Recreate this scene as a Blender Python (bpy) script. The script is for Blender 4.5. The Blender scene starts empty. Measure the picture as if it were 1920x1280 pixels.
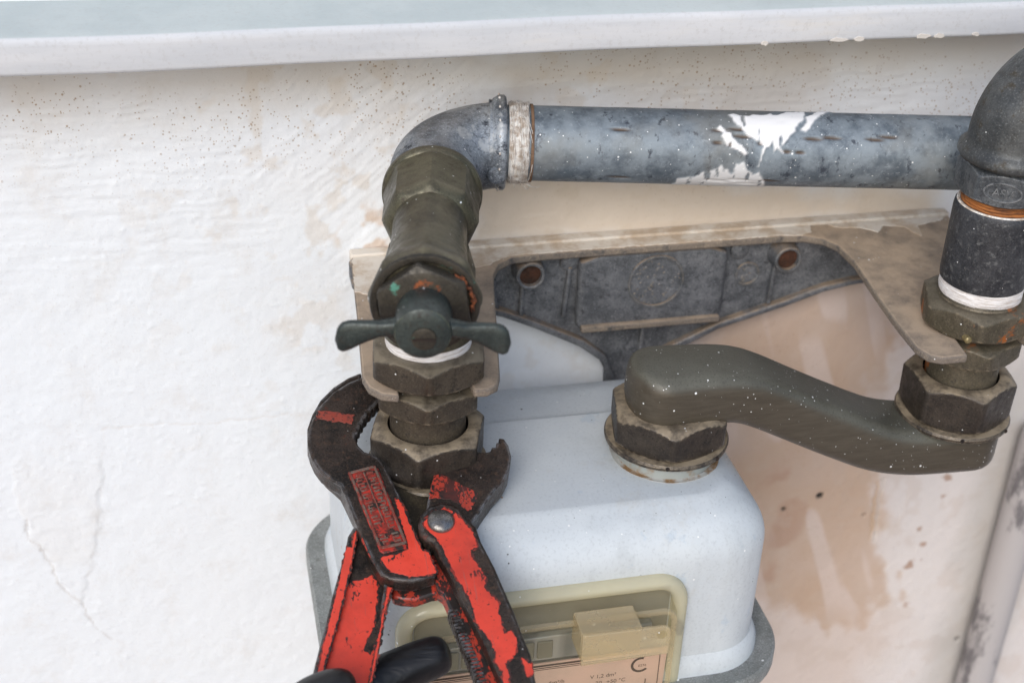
import bpy, bmesh, math, random
import numpy as np
from mathutils import Vector, Matrix
random.seed(7)
RAD=math.radians
sc=bpy.context.scene
COL=sc.collection

# ------------------------------------------------------------------ camera
cam=bpy.data.cameras.new('camera'); cam_o=bpy.data.objects.new('camera',cam); COL.objects.link(cam_o)
cam.sensor_width=36; cam.lens=50.006; cam.clip_start=.02; cam.clip_end=100
_r=Vector((0.97528697,-0.2182131,0.03461738)); _d=Vector((-0.08306516,-0.50732577,-0.85774165)); _f=Vector((0.20473276,0.83366876,-0.51291412))
m3=Matrix((_r,-_d,-_f)).transposed()
cam_o.matrix_world=Matrix.Translation((-0.0865738,-0.607127,0.3153998)) @ m3.to_4x4()
cam.dof.use_dof=True; cam.dof.focus_distance=.605; cam.dof.aperture_fstop=10
sc.camera=cam_o
# ------------------------------------------------------------------ sky, sun, exposure
w=bpy.data.worlds.new('World'); sc.world=w; w.use_nodes=True
nt=w.node_tree; nt.nodes.clear()
sky=nt.nodes.new('ShaderNodeTexSky'); sky.sky_type='NISHITA'; sky.sun_disc=False
SUN_EL,SUN_AZ=RAD(35),RAD(208)      # azimuth clockwise from +Y
sky.sun_elevation=SUN_EL; sky.sun_rotation=SUN_AZ
sky.air_density=1.0; sky.dust_density=1.5; sky.ozone_density=1.0
bg=nt.nodes.new('ShaderNodeBackground'); bg.inputs[1].default_value=.13
wo=nt.nodes.new('ShaderNodeOutputWorld')
nt.links.new(sky.outputs[0],bg.inputs[0]); nt.links.new(bg.outputs[0],wo.inputs[0])
sl=bpy.data.lights.new('sun','SUN'); sl.energy=1.5; sl.angle=RAD(34); sl.color=(1,.99,.975)
so=bpy.data.objects.new('sun',sl); COL.objects.link(so)
sd=Vector((math.sin(SUN_AZ)*math.cos(SUN_EL),math.cos(SUN_AZ)*math.cos(SUN_EL),math.sin(SUN_EL)))
so.rotation_euler=sd.to_track_quat('Z','Y').to_euler(); so.location=(0,-2,2)
sc.view_settings.view_transform='Standard'; sc.view_settings.look='None'
sc.view_settings.exposure=.27; sc.view_settings.gamma=1
try: sc.view_settings.use_curve_mapping=False
except Exception: pass

# ------------------------------------------------------------------ outlines, all in millimetres on their own surfaces
HOOK=[[-15.3,27.8],[-20.0,31.8],[-24.5,32.8],[-30.7,30.5],[-37.8,25.8],[-43.7,19.8],[-48.0,12.5],[-50.7,5.5],[-51.6,-0.8],[-51.2,-5.6],[-49.9,-11.2],[-47.7,-16.1],[-43.9,-20.4],[-40.5,-23.5],[-39.5,-27.8],[-38.2,-34.7],[-36.7,-42.3],[-35.6,-47.5],[-33.8,-56.6],[-32.6,-61.0],[-31.1,-65.4],[-30.0,-68.3],[-26.8,-70.7],[-22.3,-72.1],[-18.2,-72.8],[-13.9,-72.2],[-8.4,-71.1],[-9.6,-60.2],[-12.5,-59.1],[-12.7,-56.6],[-14.4,-48.4],[-15.6,-40.1],[-17.1,-31.0],[-19.3,-22.8],[-21.3,-14.8],[-23.3,-11.0],[-25.6,-9.2],[-28.5,-7.6],[-30.6,-4.2],[-31.4,-0.1],[-31.2,2.3],[-29.7,2.8],[-30.1,4.6],[-28.4,5.4],[-28.6,7.3],[-26.8,8.1],[-26.8,10.1],[-24.8,11.3],[-24.8,13.0],[-22.8,13.7],[-22.5,15.3],[-20.5,16.2],[-19.9,18.0],[-17.9,18.8],[-16.3,20.7],[-13.3,23.3]]
HOOK_UNDER=[[-22.9,43.5],[-29.2,41.1],[-36.5,36.3],[-42.9,29.8],[-47.3,22.2],[-50.2,14.7],[-51.2,4.2],[-50.4,-0.7],[-48.8,-6.5],[-45.5,-13.2],[-40.1,-20.8],[-38.8,-25.6],[-36.3,-35.7],[-31.4,-36.4],[-34.0,-17.7],[-40.0,-9.9],[-45.2,0.2],[-46.1,10.1],[-42.9,21.3],[-35.2,30.5],[-23.8,36.1]]
JAW=[[-0.8,-19.9],[2.0,-16.6],[3.8,-17.1],[4.7,-15.6],[6.6,-16.1],[7.8,-14.7],[9.6,-15.2],[10.8,-13.7],[12.8,-14.5],[13.8,-13.2],[15.7,-13.9],[16.8,-12.8],[18.6,-13.7],[19.7,-12.8],[21.9,-13.7],[24.6,-13.3],[25.6,-11.2],[27.2,-11.5],[28.0,-8.9],[29.3,-9.6],[29.4,-6.8],[31.6,-7.4],[32.8,-11.2],[32.9,-16.9],[31.1,-23.0],[27.4,-28.8],[21.8,-34.2],[16.1,-41.1],[11.9,-46.5],[8.0,-51.2],[1.7,-51.8],[-3.8,-47.4],[-7.7,-41.0],[-6.1,-35.2]]
JAW_RED=[[-0.3,-20.6],[3.9,-24.2],[8.8,-28.7],[13.0,-32.0],[15.3,-34.3],[13.8,-37.8],[11.3,-41.6],[9.0,-42.0],[7.0,-39.0],[3.2,-35.8],[-1.6,-34.3],[-5.5,-34.5],[-3.4,-27.9]]
CARRIER=[[-18.4,-18.7],[-13.2,-22.4],[-3.8,-25.2],[-4.1,-36.6],[-5.1,-57.9],[-11.5,-59.9],[-13.7,-53.8],[-16.4,-35.0]]
HANDLE_R=[[-1.5,-39.6],[-6.7,-40.7],[-10.6,-44.3],[-12.3,-48.5],[-12.5,-53.5],[-10.5,-56.5],[-7.6,-58.5],[-6.3,-64.3],[-2.9,-75.9],[0.6,-89.9],[3.9,-103.6],[6.6,-116.7],[9.1,-130.1],[21.2,-131.9],[20.3,-123.1],[20.7,-118.1],[20.8,-112.4],[19.5,-104.5],[18.2,-93.7],[16.5,-84.1],[14.5,-72.7],[11.4,-60.3],[10.6,-53.1],[7.4,-48.9],[5.8,-43.5],[2.6,-40.7]]
HANDLE_R_RED=[[-10.2,-49.1],[-9.4,-52.1],[-7.5,-54.9],[-5.8,-58.0],[-4.5,-62.8],[-2.8,-68.3],[-1.9,-74.7],[0.1,-79.2],[1.2,-84.0],[2.6,-89.0],[2.6,-95.5],[4.0,-100.3],[5.7,-103.8],[7.5,-109.2],[6.7,-113.6],[8.6,-118.2],[7.6,-126.2],[9.8,-126.5],[10.7,-119.2],[9.9,-115.3],[13.6,-113.3],[15.8,-109.8],[16.4,-105.3],[15.3,-102.1],[12.5,-102.8],[12.1,-98.2],[11.9,-92.9],[12.7,-88.6],[10.0,-85.2],[8.7,-81.6],[9.9,-77.0],[8.5,-73.3],[6.8,-69.6],[6.0,-64.0],[9.2,-63.3],[9.2,-59.3],[8.4,-55.0],[6.1,-50.5],[3.9,-47.3],[2.6,-44.5],[-0.8,-42.8],[-6.0,-44.2]]
PIVOT=[[-3.2,-49.3]]
HANDLE_R_RED2=[[17.0,-113.8],[18.4,-115.3],[20.1,-116.8],[19.8,-121.1],[17.6,-122.1],[17.1,-118.9]]
RACK=[[-8.2,-57.5],[-4.7,-58.7],[-1.0,-72.7],[3.7,-87.1],[7.1,-103.5],[10.0,-125.0],[2.7,-123.9],[-1.5,-102.3],[-4.3,-84.6],[-6.0,-76.9],[-8.0,-74.5],[-9.2,-67.4]]
YOKE=[[-25.2,-66.2],[-20.9,-66.1],[-12.5,-66.5],[-6.2,-65.3],[-3.1,-68.5],[-3.2,-74.8],[-5.8,-73.7],[-10.0,-73.9],[-16.9,-75.5],[-22.2,-74.4],[-25.8,-72.7]]
HANDLE_L=[[-36.8,-38.9],[-39.8,-43.3],[-41.8,-50.3],[-48.9,-69.0],[-54.1,-84.4],[-59.1,-98.7],[-64.0,-113.0],[-41.5,-116.3],[-39.0,-109.8],[-35.0,-97.7],[-29.6,-79.9],[-25.3,-69.5],[-28.3,-66.3],[-31.9,-57.3],[-34.0,-46.3],[-35.3,-39.1]]
HANDLE_L_RED=[[-42.5,-65.7],[-40.0,-64.7],[-36.4,-64.5],[-32.7,-63.2],[-31.1,-65.9],[-31.5,-71.4],[-32.6,-76.7],[-35.0,-85.8],[-38.9,-92.5],[-40.5,-95.6],[-38.2,-98.0],[-36.2,-96.2],[-35.8,-97.5],[-40.1,-109.7],[-41.2,-113.9],[-59.7,-111.2],[-51.6,-87.4],[-43.8,-68.3]]
RIM_L=[[-37.1,-41.3],[-35.4,-42.2],[-38.7,-54.1],[-42.6,-66.2],[-47.8,-81.8],[-56.3,-103.9],[-60.4,-115.1],[-63.9,-114.6],[-59.3,-100.3],[-54.3,-86.2],[-49.1,-70.8],[-42.1,-52.2],[-40.1,-45.3]]
RIM_L_RED=[[-37.6,-44.9],[-36.0,-43.0],[-39.5,-55.4],[-43.1,-66.1],[-48.3,-81.7],[-56.5,-102.6],[-59.7,-111.5],[-60.8,-111.3],[-55.1,-92.6],[-47.2,-69.7],[-42.8,-55.7],[-41.3,-50.5],[-39.0,-51.2]]
RIM_R=[[-28.7,-68.8],[-25.7,-71.3],[-29.9,-81.6],[-35.3,-99.3],[-39.2,-111.4],[-41.5,-117.9],[-43.2,-117.6],[-38.2,-103.4],[-34.2,-91.0],[-31.3,-78.7]]
RIM_R_RED=[[-27.4,-71.1],[-26.1,-71.8],[-30.2,-81.6],[-35.5,-99.3],[-39.3,-110.8],[-40.1,-111.3],[-35.4,-96.0],[-31.8,-84.7]]
HOOK_RED=[[-29.2,-60.4],[-26.4,-59.8],[-22.8,-59.8],[-17.7,-57.9],[-17.6,-53.8],[-18.2,-47.2],[-18.7,-43.1],[-19.0,-33.7],[-17.5,-33.9],[-15.9,-41.6],[-14.6,-49.5],[-12.7,-57.6],[-12.2,-59.5],[-10.0,-60.5],[-8.1,-70.3],[-13.7,-70.9],[-19.0,-70.5],[-25.2,-67.9],[-28.0,-64.4]]
HOOK_STRIP=[[-45.2,16.5],[-37.9,14.4],[-30.4,12.2],[-31.7,7.6],[-39.7,9.7],[-47.2,12.0]]
HOOK_EDGE_RED=[[-34.2,-48.7],[-33.0,-55.6],[-31.6,-60.4],[-30.6,-64.0],[-31.2,-64.0],[-32.8,-60.3],[-34.3,-55.8],[-35.4,-50.7]]
PLATE=[[-36.9,-17.5],[-25.0,-15.3],[-24.0,-17.2],[-17.4,-56.1],[-18.4,-57.5],[-27.8,-58.9],[-29.0,-57.4]]
FINGER=[[-51.1,-103.8],[-34.9,-100.0],[-19.5,-96.0],[-8.0,-95.4]]
THUMB=[[-67.9,-119.9],[-55.7,-117.2],[-47.4,-117.2],[-42.6,-118.2]]
BROWN=[[170.4,-68.6],[211.7,-39.8],[260.6,-40.8],[273.7,-78.6],[259.2,-104.9],[250.9,-132.7],[283.1,-166.5],[294.3,-219.4],[300.3,-262.3],[289.4,-282.3],[244.9,-270.8],[221.8,-254.3],[192.4,-125.9]]
WASH=[[165.9,-55.1],[216.8,-33.9],[263.1,-37.8],[283.4,-79.5],[284.3,-136.5],[306.8,-259.0],[308.4,-349.7],[293.3,-395.6],[193.8,-375.9],[192.4,-125.9]]
BROWN2=[[212.4,-157.6],[241.1,-153.7],[240.3,-191.9],[234.7,-223.1],[226.6,-238.3]]
BEIGE=[[38.5,32.9],[96.4,32.0],[208.8,20.3],[280.6,14.0],[293.7,-5.3],[213.1,-8.6],[71.3,-0.8],[44.5,-1.7]]
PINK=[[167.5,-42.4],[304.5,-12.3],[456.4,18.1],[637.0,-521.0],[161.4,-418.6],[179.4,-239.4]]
RUSTL=[[-23.1,9.3],[-10.1,22.3],[1.3,18.7],[3.7,-1.4],[-8.0,-3.3],[-20.8,-2.3]]
RUSTL2=[[-60.5,-34.1],[-44.6,-23.7],[-23.7,-13.7],[-21.7,-37.7],[-35.4,-54.8],[-50.8,-47.2]]
TOPD=[[37.3,93.8],[92.4,95.2],[211.5,94.1],[217.3,75.0],[175.4,58.0],[120.3,69.0],[57.8,74.9]]
TOPD2=[[-165.4,95.7],[-6.4,98.2],[314.7,100.6],[320.0,78.5],[147.4,64.9],[-6.7,75.6],[-167.4,81.4]]
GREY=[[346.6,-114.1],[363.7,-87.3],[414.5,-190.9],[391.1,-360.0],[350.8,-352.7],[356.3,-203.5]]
CRACKS=[[[-186.6,-139.3],[-186.4,-151.3],[-179.9,-160.9],[-177.6,-170.1],[-176.3,-181.0],[-166.8,-196.4],[-164.1,-208.7],[-154.8,-224.3]],[[-144.1,-88.7],[-118.5,-89.1],[-84.7,-90.7],[-58.1,-89.9],[-36.6,-91.6]],[[-143.2,-92.0],[-146.0,-112.8],[-149.3,-135.8],[-154.1,-155.9],[-160.8,-179.8]],[[289.7,-175.0],[292.9,-221.3]],[[286.6,-176.5],[289.7,-218.8]]]
FLAKE=[[-186.6,-142.7],[-185.8,-152.1],[-179.9,-160.9],[-177.6,-170.1],[-176.3,-181.0],[-166.8,-196.4],[-161.2,-183.3],[-154.1,-155.9],[-149.8,-135.8],[-146.7,-112.7],[-145.1,-93.4],[-153.6,-82.9],[-171.2,-84.0],[-188.5,-101.0],[-189.6,-127.1]]
SPOTS=[[229.8,-188.5],[251.4,-181.7],[367.1,-311.8],[282.1,-199.6]]
DRIPS=[[332.6,-178.5],[332.0,-192.3],[329.0,-199.9],[321.6,-215.1],[325.9,-228.0],[324.8,-240.4],[320.1,-244.0],[324.3,-274.7]]
LAB=[[63.3,-133.4],[79.1,-131.8],[86.6,-129.2],[89.1,-129.4],[69.2,-137.7],[86.5,-136.9],[48.2,-132.3],[89.9,-138.5],[46.5,-122.9],[95.3,-124.4],[54.9,-122.8],[97.6,-122.9],[96.2,-108.0],[53.2,-93.4],[13.3,-123.2]]
SEAL=[[49.8,-96.4],[87.7,-96.3],[86.4,-82.9],[49.8,-81.8]]
SPL1=[[89.7,81.9],[92.1,86.1],[95.4,80.5],[98.5,78.7],[100.9,83.7],[105.4,80.9],[109.1,89.5],[110.1,81.6],[113.6,87.4],[116.6,94.8],[122.3,98.9],[125.1,97.3],[123.6,74.1],[120.7,63.4],[119.0,57.3],[119.2,50.4],[116.6,45.0],[115.1,37.4],[113.4,30.1],[112.0,25.2],[113.6,17.1],[112.1,20.5],[110.6,26.3],[109.0,14.4],[109.5,26.2],[108.8,35.7],[107.4,28.4],[105.6,23.6],[104.4,15.2],[103.7,3.0],[103.2,-6.3],[103.2,11.5],[104.6,25.8],[102.4,32.8],[99.6,38.6],[96.8,43.3],[94.8,55.0],[92.8,59.0],[91.7,68.4]]
SPL2=[[85.0,60.5],[86.6,52.8],[89.4,46.5],[92.1,34.3],[94.6,27.4],[97.6,15.9],[96.3,13.4],[92.6,20.2],[89.7,23.5],[87.6,29.2],[85.6,41.1],[86.2,47.5],[84.1,51.2]]
SPL3=[[121.1,54.6],[123.5,62.2],[125.0,72.4],[124.3,80.4],[128.1,88.8],[133.4,111.4],[138.8,111.4],[131.0,83.9],[127.7,69.1],[125.8,56.5],[123.5,51.4]]
SPL4=[[65.7,-62.3],[67.9,-34.2],[74.9,-29.0],[79.1,-16.7],[83.7,-12.2],[86.2,-4.4],[91.7,-18.7],[92.8,-2.1],[96.3,1.7],[98.5,-10.8],[101.3,-18.8],[103.6,-16.4],[107.2,-36.5],[110.2,-65.5],[86.7,-65.5]]
SLITS=[[40.7,46.8],[85.5,49.0],[92.8,52.3],[95.0,40.4],[126.7,38.9],[135.1,41.2],[154.4,40.3],[160.5,45.0],[83.8,29.8],[89.8,27.1],[93.1,22.6],[104.0,29.8],[114.9,18.7],[120.9,17.6],[84.9,-36.5],[95.6,-33.4],[99.9,-43.4],[109.1,-36.2],[41.6,-34.8]]
# ------------------------------------------------------------------ helpers (geometry is given in mm)
MM=.001
def thing(name,label,cat,loc=(0,0,0),rot=(0,0,0),group=None):
    o=bpy.data.objects.new(name,None); o.empty_display_size=.01; COL.objects.link(o)
    o.location=[c*MM for c in loc]; o.rotation_euler=rot
    o['label']=label; o['category']=cat
    if group: o['group']=group
    return o
def tag(o,label,cat,group=None):
    o['label']=label; o['category']=cat
    if group: o['group']=group
    return o
def obj(name,verts,faces,mat,parent=None,smooth=True,ang=35,bev=0,label=None,loc=None,seg=2):
    me=bpy.data.meshes.new(name)
    me.from_pydata([tuple(c*MM for c in v) for v in verts],[],faces)
    bm=bmesh.new(); bm.from_mesh(me); bmesh.ops.recalc_face_normals(bm,faces=bm.faces); bm.to_mesh(me); bm.free()
    me.materials.append(mat)
    if smooth:
        me.polygons.foreach_set('use_smooth',[True]*len(me.polygons))
        if ang<180: me.set_sharp_from_angle(angle=RAD(ang))
    o=bpy.data.objects.new(name,me); COL.objects.link(o)
    if parent: o.parent=parent
    if loc: o.location=[c*MM for c in loc]
    if label: o['label']=label
    if bev:
        b=o.modifiers.new('bevel','BEVEL'); b.width=bev*MM; b.segments=seg; b.limit_method='ANGLE'; b.angle_limit=RAD(40)
    return o
def join(*vfs):
    V=[];F=[]
    for v,f in vfs:
        n=len(V); V+=list(v); F+=[tuple(i+n for i in q) for q in f]
    return V,F
def rings(R,close=True,cap0=True,cap1=True):
    n=len(R[0]); V=[p for r in R for p in r]; F=[]
    for i in range(len(R)-1):
        for j in range(n if close else n-1):
            k=(j+1)%n; F.append((i*n+j,i*n+k,(i+1)*n+k,(i+1)*n+j))
    if cap0: F.append(tuple(range(n))[::-1])
    if cap1: F.append(tuple(range((len(R)-1)*n,len(R)*n)))
    return V,F
def axmap(p,axis):
    a,b,h=p
    return {'z':(a,b,h),'y':(a,h,b),'x':(h,a,b)}[axis]
def lathe(prof,seg=64,axis='z',o=(0,0,0),cap0=True,cap1=True,wob=0,sd=0):
    rnd=random.Random(sd); ph=[rnd.uniform(0,6.28) for _ in range(4)]
    R=[]
    for r,h in prof:
        ring=[]
        for j in range(seg):
            t=2*math.pi*j/seg
            q=r+(wob*(math.sin(3*t+ph[0]+h*.2)+.6*math.sin(7*t+ph[1]-h*.3)+.4*math.sin(13*t+ph[2]+h*.5)) if wob else 0)
            p=axmap((q*math.cos(t),q*math.sin(t),h),axis)
            ring.append((p[0]+o[0],p[1]+o[1],p[2]+o[2]))
        R.append(ring)
    return rings(R,True,cap0,cap1)
def ngon_r(t,a,n,rot,p):
    s=0
    for k in range(n):
        c=math.cos(t-rot-2*math.pi*k/n)
        if c>0: s+=c**p
    return a*s**(-1/p)
def nut(a,h0,h1,hole=None,rot=0,n=6,p=70,ch=2.2,seg=120,axis='z',o=(0,0,0),c0=True,c1=True,top_in=None):
    """polygonal nut, apothem a, conical chamfers, optional bore seen from the upper end"""
    R=a/math.cos(math.pi/n)
    hs=[]
    if c0: hs+=[(h0+ch*i/6,a*.965+(R-a*.965)*i/6) for i in range(6)]
    else: hs+=[(h0,R)]
    if c1: hs+=[(h1-ch*(6-i)/6,R-(R-a*.965)*i/6) for i in range(7)]
    else: hs+=[(h1,R)]
    L=[]
    for h,rc in hs:
        ring=[]
        for j in range(seg):
            t=2*math.pi*j/seg; r=min(ngon_r(t,a,n,rot,p),rc)
            q=axmap((r*math.cos(t),r*math.sin(t),h),axis); ring.append((q[0]+o[0],q[1]+o[1],q[2]+o[2]))
        L.append(ring)
    if hole:
        for r,h in ((hole+1.2,h1+.25),(hole+.3,h1-.1),(hole,h1-1.2),(hole,h0)):
            ring=[]
            for j in range(seg):
                t=2*math.pi*j/seg
                q=axmap((r*math.cos(t),r*math.sin(t),h),axis); ring.append((q[0]+o[0],q[1]+o[1],q[2]+o[2]))
            L.append(ring)
    return rings(L,True,True,not hole)
def sweep(path,sec,side):
    """path list of Vector, sec(i)->[(a,b)] with a along side, b along normal"""
    P=[Vector(p) for p in path]; S=Vector(side).normalized(); L=[]
    for i,p in enumerate(P):
        t=(P[min(i+1,len(P)-1)]-P[max(i-1,0)]).normalized(); nrm=t.cross(S).normalized()
        L.append([tuple(p+S*a+nrm*b) for a,b in sec(i)])
    return rings(L)
def circ(r,n=48): return [(r*math.cos(2*math.pi*j/n),r*math.sin(2*math.pi*j/n)) for j in range(n)]
def rrect(hw,hh,r,n=8,cx=0,cy=0):
    out=[]
    for qx,qy,a0 in ((1,1,0),(-1,1,90),(-1,-1,180),(1,-1,270)):
        for i in range(n+1):
            t=RAD(a0+90*i/n); out.append((cx+qx*(hw-r)+r*math.cos(t),cy+qy*(hh-r)+r*math.sin(t)))
    return out
def slab(poly,n0,n1,fr='z'):
    f={'z':lambda x,y,n:(x,y,n),'w':lambda x,z,n:(x,-n,z)}[fr]
    k=len(poly)
    V=[f(x,y,n0) for x,y in poly]+[f(x,y,n1) for x,y in poly]
    F=[tuple(range(k))[::-1],tuple(range(k,2*k))]+[(i,(i+1)%k,k+(i+1)%k,k+i) for i in range(k)]
    return V,F
def jag(poly,step=1.2,amp=.35,seed=1):
    rnd=random.Random(seed); out=[]
    for i,(x,y) in enumerate(poly):
        X,Y=poly[(i+1)%len(poly)]; L=math.hypot(X-x,Y-y); m=max(1,int(L/step))
        for k in range(m):
            t=(k+rnd.uniform(-.3,.3)*(k>0))/m
            out.append((x+(X-x)*t+rnd.uniform(-amp,amp),y+(Y-y)*t+rnd.uniform(-amp,amp)))
    return out
def smooth_poly(poly,it=1):
    for _ in range(it):
        q=[]
        for i in range(len(poly)):
            a=poly[i];b=poly[(i+1)%len(poly)]
            q+=[(a[0]*.75+b[0]*.25,a[1]*.75+b[1]*.25),(a[0]*.25+b[0]*.75,a[1]*.25+b[1]*.75)]
        poly=q
    return poly
def box(x0,x1,y0,y1,z0,z1): return slab([(x0,y0),(x1,y0),(x1,y1),(x0,y1)],z0,z1)
def tube(path,r,n=6):
    P=[Vector(p) for p in path]; L=[]; up=Vector((.3,.5,.8))
    for i,p in enumerate(P):
        t=(P[min(i+1,len(P)-1)]-P[max(i-1,0)]).normalized(); a=t.cross(up).normalized(); b=t.cross(a)
        rr=r(i/(len(P)-1)) if callable(r) else r
        L.append([tuple(p+a*rr*math.cos(2*math.pi*j/n)+b*rr*math.sin(2*math.pi*j/n)) for j in range(n)])
    return rings(L)
def text(name,body,size,loc,rot,mat,parent,ext=0,align='LEFT',sx=1):
    cu=bpy.data.curves.new(name,'FONT'); cu.body=body; cu.size=size*MM; cu.extrude=ext*MM; cu.align_x=align; cu.align_y='BOTTOM_BASELINE'
    t=bpy.data.objects.new(name,cu); COL.objects.link(t)
    dg=bpy.context.evaluated_depsgraph_get(); me=bpy.data.meshes.new_from_object(t.evaluated_get(dg))
    bpy.data.objects.remove(t); me.materials.clear(); me.materials.append(mat)
    o=bpy.data.objects.new(name,me); COL.objects.link(o); o.parent=parent; o.location=[c*MM for c in loc]; o.rotation_euler=rot; o.scale=(sx,1,1)
    return o

# ------------------------------------------------------------------ materials
class G:
    def __init__(s,name):
        s.m=bpy.data.materials.new(name); s.m.use_nodes=True; s.t=s.m.node_tree; s.t.nodes.clear()
        s.out=s.n('ShaderNodeOutputMaterial'); s.b=s.n('ShaderNodeBsdfPrincipled'); s.l(s.b.outputs[0],s.out.inputs[0])
        s.co=s.n('ShaderNodeTexCoord').outputs['Object']
    def n(s,k,**kw):
        x=s.t.nodes.new(k)
        for a,v in kw.items(): setattr(x,a,v)
        return x
    def l(s,a,b): s.t.links.new(a,b)
    def put(s,v,sock):
        if isinstance(v,(int,float)): sock.default_value=v
        elif isinstance(v,(tuple,list)): sock.default_value=tuple(v)+((1,) if len(v)==3 and len(sock.default_value)==4 else ())
        else: s.l(v,sock)
    def math(s,op,a,b=0,c=None,clamp=False):
        x=s.n('ShaderNodeMath',operation=op,use_clamp=clamp); s.put(a,x.inputs[0]); s.put(b,x.inputs[1])
        if c is not None: s.put(c,x.inputs[2])
        return x.outputs[0]
    def mix(s,f,a,b):
        x=s.n('ShaderNodeMix',data_type='RGBA'); s.put(f,x.inputs[0]); s.put(a,x.inputs[6]); s.put(b,x.inputs[7]); return x.outputs[2]
    def scaled(s,v):
        x=s.n('ShaderNodeVectorMath',operation='MULTIPLY'); s.l(s.co,x.inputs[0]); x.inputs[1].default_value=v; return x.outputs[0]
    def noise(s,scale,detail=4,rough=.6,co=None,dist=0):
        x=s.n('ShaderNodeTexNoise'); s.l(co or s.co,x.inputs['Vector']); x.inputs['Scale'].default_value=scale
        x.inputs['Detail'].default_value=detail; x.inputs['Roughness'].default_value=rough; x.inputs['Distortion'].default_value=dist
        return x.outputs[0]
    def ramp(s,v,a,b,A=0.,B=1.):
        x=s.n('ShaderNodeMapRange',interpolation_type='SMOOTHSTEP'); s.put(v,x.inputs[0])
        for i,q in enumerate((a,b,A,B)): x.inputs[i+1].default_value=q
        return x.outputs[0]
    def specks(s,scale,rad,thr,co=None):
        v=s.n('ShaderNodeTexVoronoi',feature='F1'); s.l(co or s.co,v.inputs['Vector']); v.inputs['Scale'].default_value=scale
        sp=s.n('ShaderNodeSeparateColor'); s.l(v.outputs['Color'],sp.inputs[0])
        r=s.math('MULTIPLY',sp.outputs[1],rad); r=s.math('ADD',r,rad*.25)
        d=s.math('SUBTRACT',r,v.outputs['Distance']); d=s.ramp(d,0,.05)
        return s.math('MULTIPLY',d,s.math('GREATER_THAN',sp.outputs[0],thr))
    def upn(s,a=.55,b=.95):
        g=s.n('ShaderNodeNewGeometry'); x=s.n('ShaderNodeSeparateXYZ'); s.l(g.outputs['Normal'],x.inputs[0]); return s.ramp(x.outputs[2],a,b)
    def edge(s,rad=.6,a=.985,b=.93):
        g=s.n('ShaderNodeNewGeometry'); bv=s.n('ShaderNodeBevel',samples=4); bv.inputs[0].default_value=rad*MM
        d=s.n('ShaderNodeVectorMath',operation='DOT_PRODUCT'); s.l(g.outputs['Normal'],d.inputs[0]); s.l(bv.outputs[0],d.inputs[1])
        return s.ramp(d.outputs['Value'],b,a,1.,0.)
    def fin(s,col,rough,metal=0,bumps=()):
        s.put(col,s.b.inputs['Base Color']); s.put(rough,s.b.inputs['Roughness']); s.put(metal,s.b.inputs['Metallic'])
        nrm=None
        for h,st,dist in bumps:
            x=s.n('ShaderNodeBump'); x.inputs['Strength'].default_value=st; x.inputs['Distance'].default_value=dist*MM; s.put(h,x.inputs['Height'])
            if nrm is not None: s.l(nrm,x.inputs['Normal'])
            nrm=x.outputs[0]
        if nrm is not None: s.l(nrm,s.b.inputs['Normal'])
        return s.m
def metal(name,c1,c2,c3=None,scale=60,rough=.5,met=.3,bump=.4,bs=500,specks=(),dust=None,extra=(),edge=None,bd=.3):
    g=G(name); n1=g.noise(scale,6,.65); n2=g.noise(scale*4.3,5,.7)
    col=g.mix(g.ramp(n1,.35,.65),c1,c2)
    if c3: col=g.mix(g.ramp(n2,.52,.7),col,c3)
    gr=g.noise(1300,3,.6); col=g.mix(g.ramp(gr,.52,.72,0,.55),col,tuple(c*.38 for c in c1)); col=g.mix(g.ramp(gr,.28,.45,.4,0),col,tuple(min(c*2.1+.01,1) for c in c2))
    for thr,cc,s2 in extra: col=g.mix(g.ramp(g.noise(s2,5,.7),thr,thr+.06),col,cc)
    if edge: col=g.mix(g.math('MULTIPLY',g.edge(edge[1]),g.ramp(g.noise(250,3),.38,.6)),col,edge[0])
    df=None
    if dust:
        df=g.math('MULTIPLY',g.upn(*(dust[2] if len(dust)>2 else (.55,.95))),g.ramp(g.noise(scale*1.7,5,.7),.3,.62,.25*dust[1],dust[1])); col=g.mix(df,col,dust[0])
    for s_,r_,t_,cc in specks: col=g.mix(g.specks(s_,r_,t_),col,cc)
    ro=g.ramp(n2,.3,.7,max(rough-.12,.05),rough+.14)
    mm=met
    if df is not None and met: mm=g.math('SUBTRACT',met,g.math('MULTIPLY',df,met))
    return g.fin(col,ro,mm,[(g.noise(bs,5,.7),bump*1.25,bd),(gr,.25,.12),(n1,bump*.5,.5)])
WHITE=(.82,.83,.82)
def spk(d): return [(240,.16,1-d,WHITE),(560,.2,1-d*.7,WHITE)]
M_valve=metal('bronze_patina',(.05,.042,.028),(.105,.098,.062),(.042,.032,.022),45,.4,.45,.3,420,spk(.1),((.24,.2,.13),.25),extra=[(.71,(.10,.22,.17),70)])
M_hand=metal('verdigris_bronze',(.026,.034,.032),(.048,.06,.055),(.032,.027,.022),90,.42,.3,.2,500,spk(.05),None,edge=((.12,.13,.08),.9))
M_gland=metal('dark_bronze',(.03,.026,.02),(.055,.047,.035),(.022,.02,.017),110,.45,.35,.3,500,(),None,extra=[(.63,(.26,.07,.02),60),(.62,(.09,.26,.2),75)])
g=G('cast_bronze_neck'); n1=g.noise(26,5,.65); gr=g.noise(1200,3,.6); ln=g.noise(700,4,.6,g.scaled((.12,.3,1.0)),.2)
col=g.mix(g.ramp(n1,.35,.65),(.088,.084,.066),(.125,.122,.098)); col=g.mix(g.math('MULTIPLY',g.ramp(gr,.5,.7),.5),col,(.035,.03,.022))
up=g.upn(.25,.7); sidec=g.mix(g.ramp(ln,.36,.66),(.064,.053,.038),(.08,.067,.049)); col=g.mix(up,sidec,col)
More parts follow.
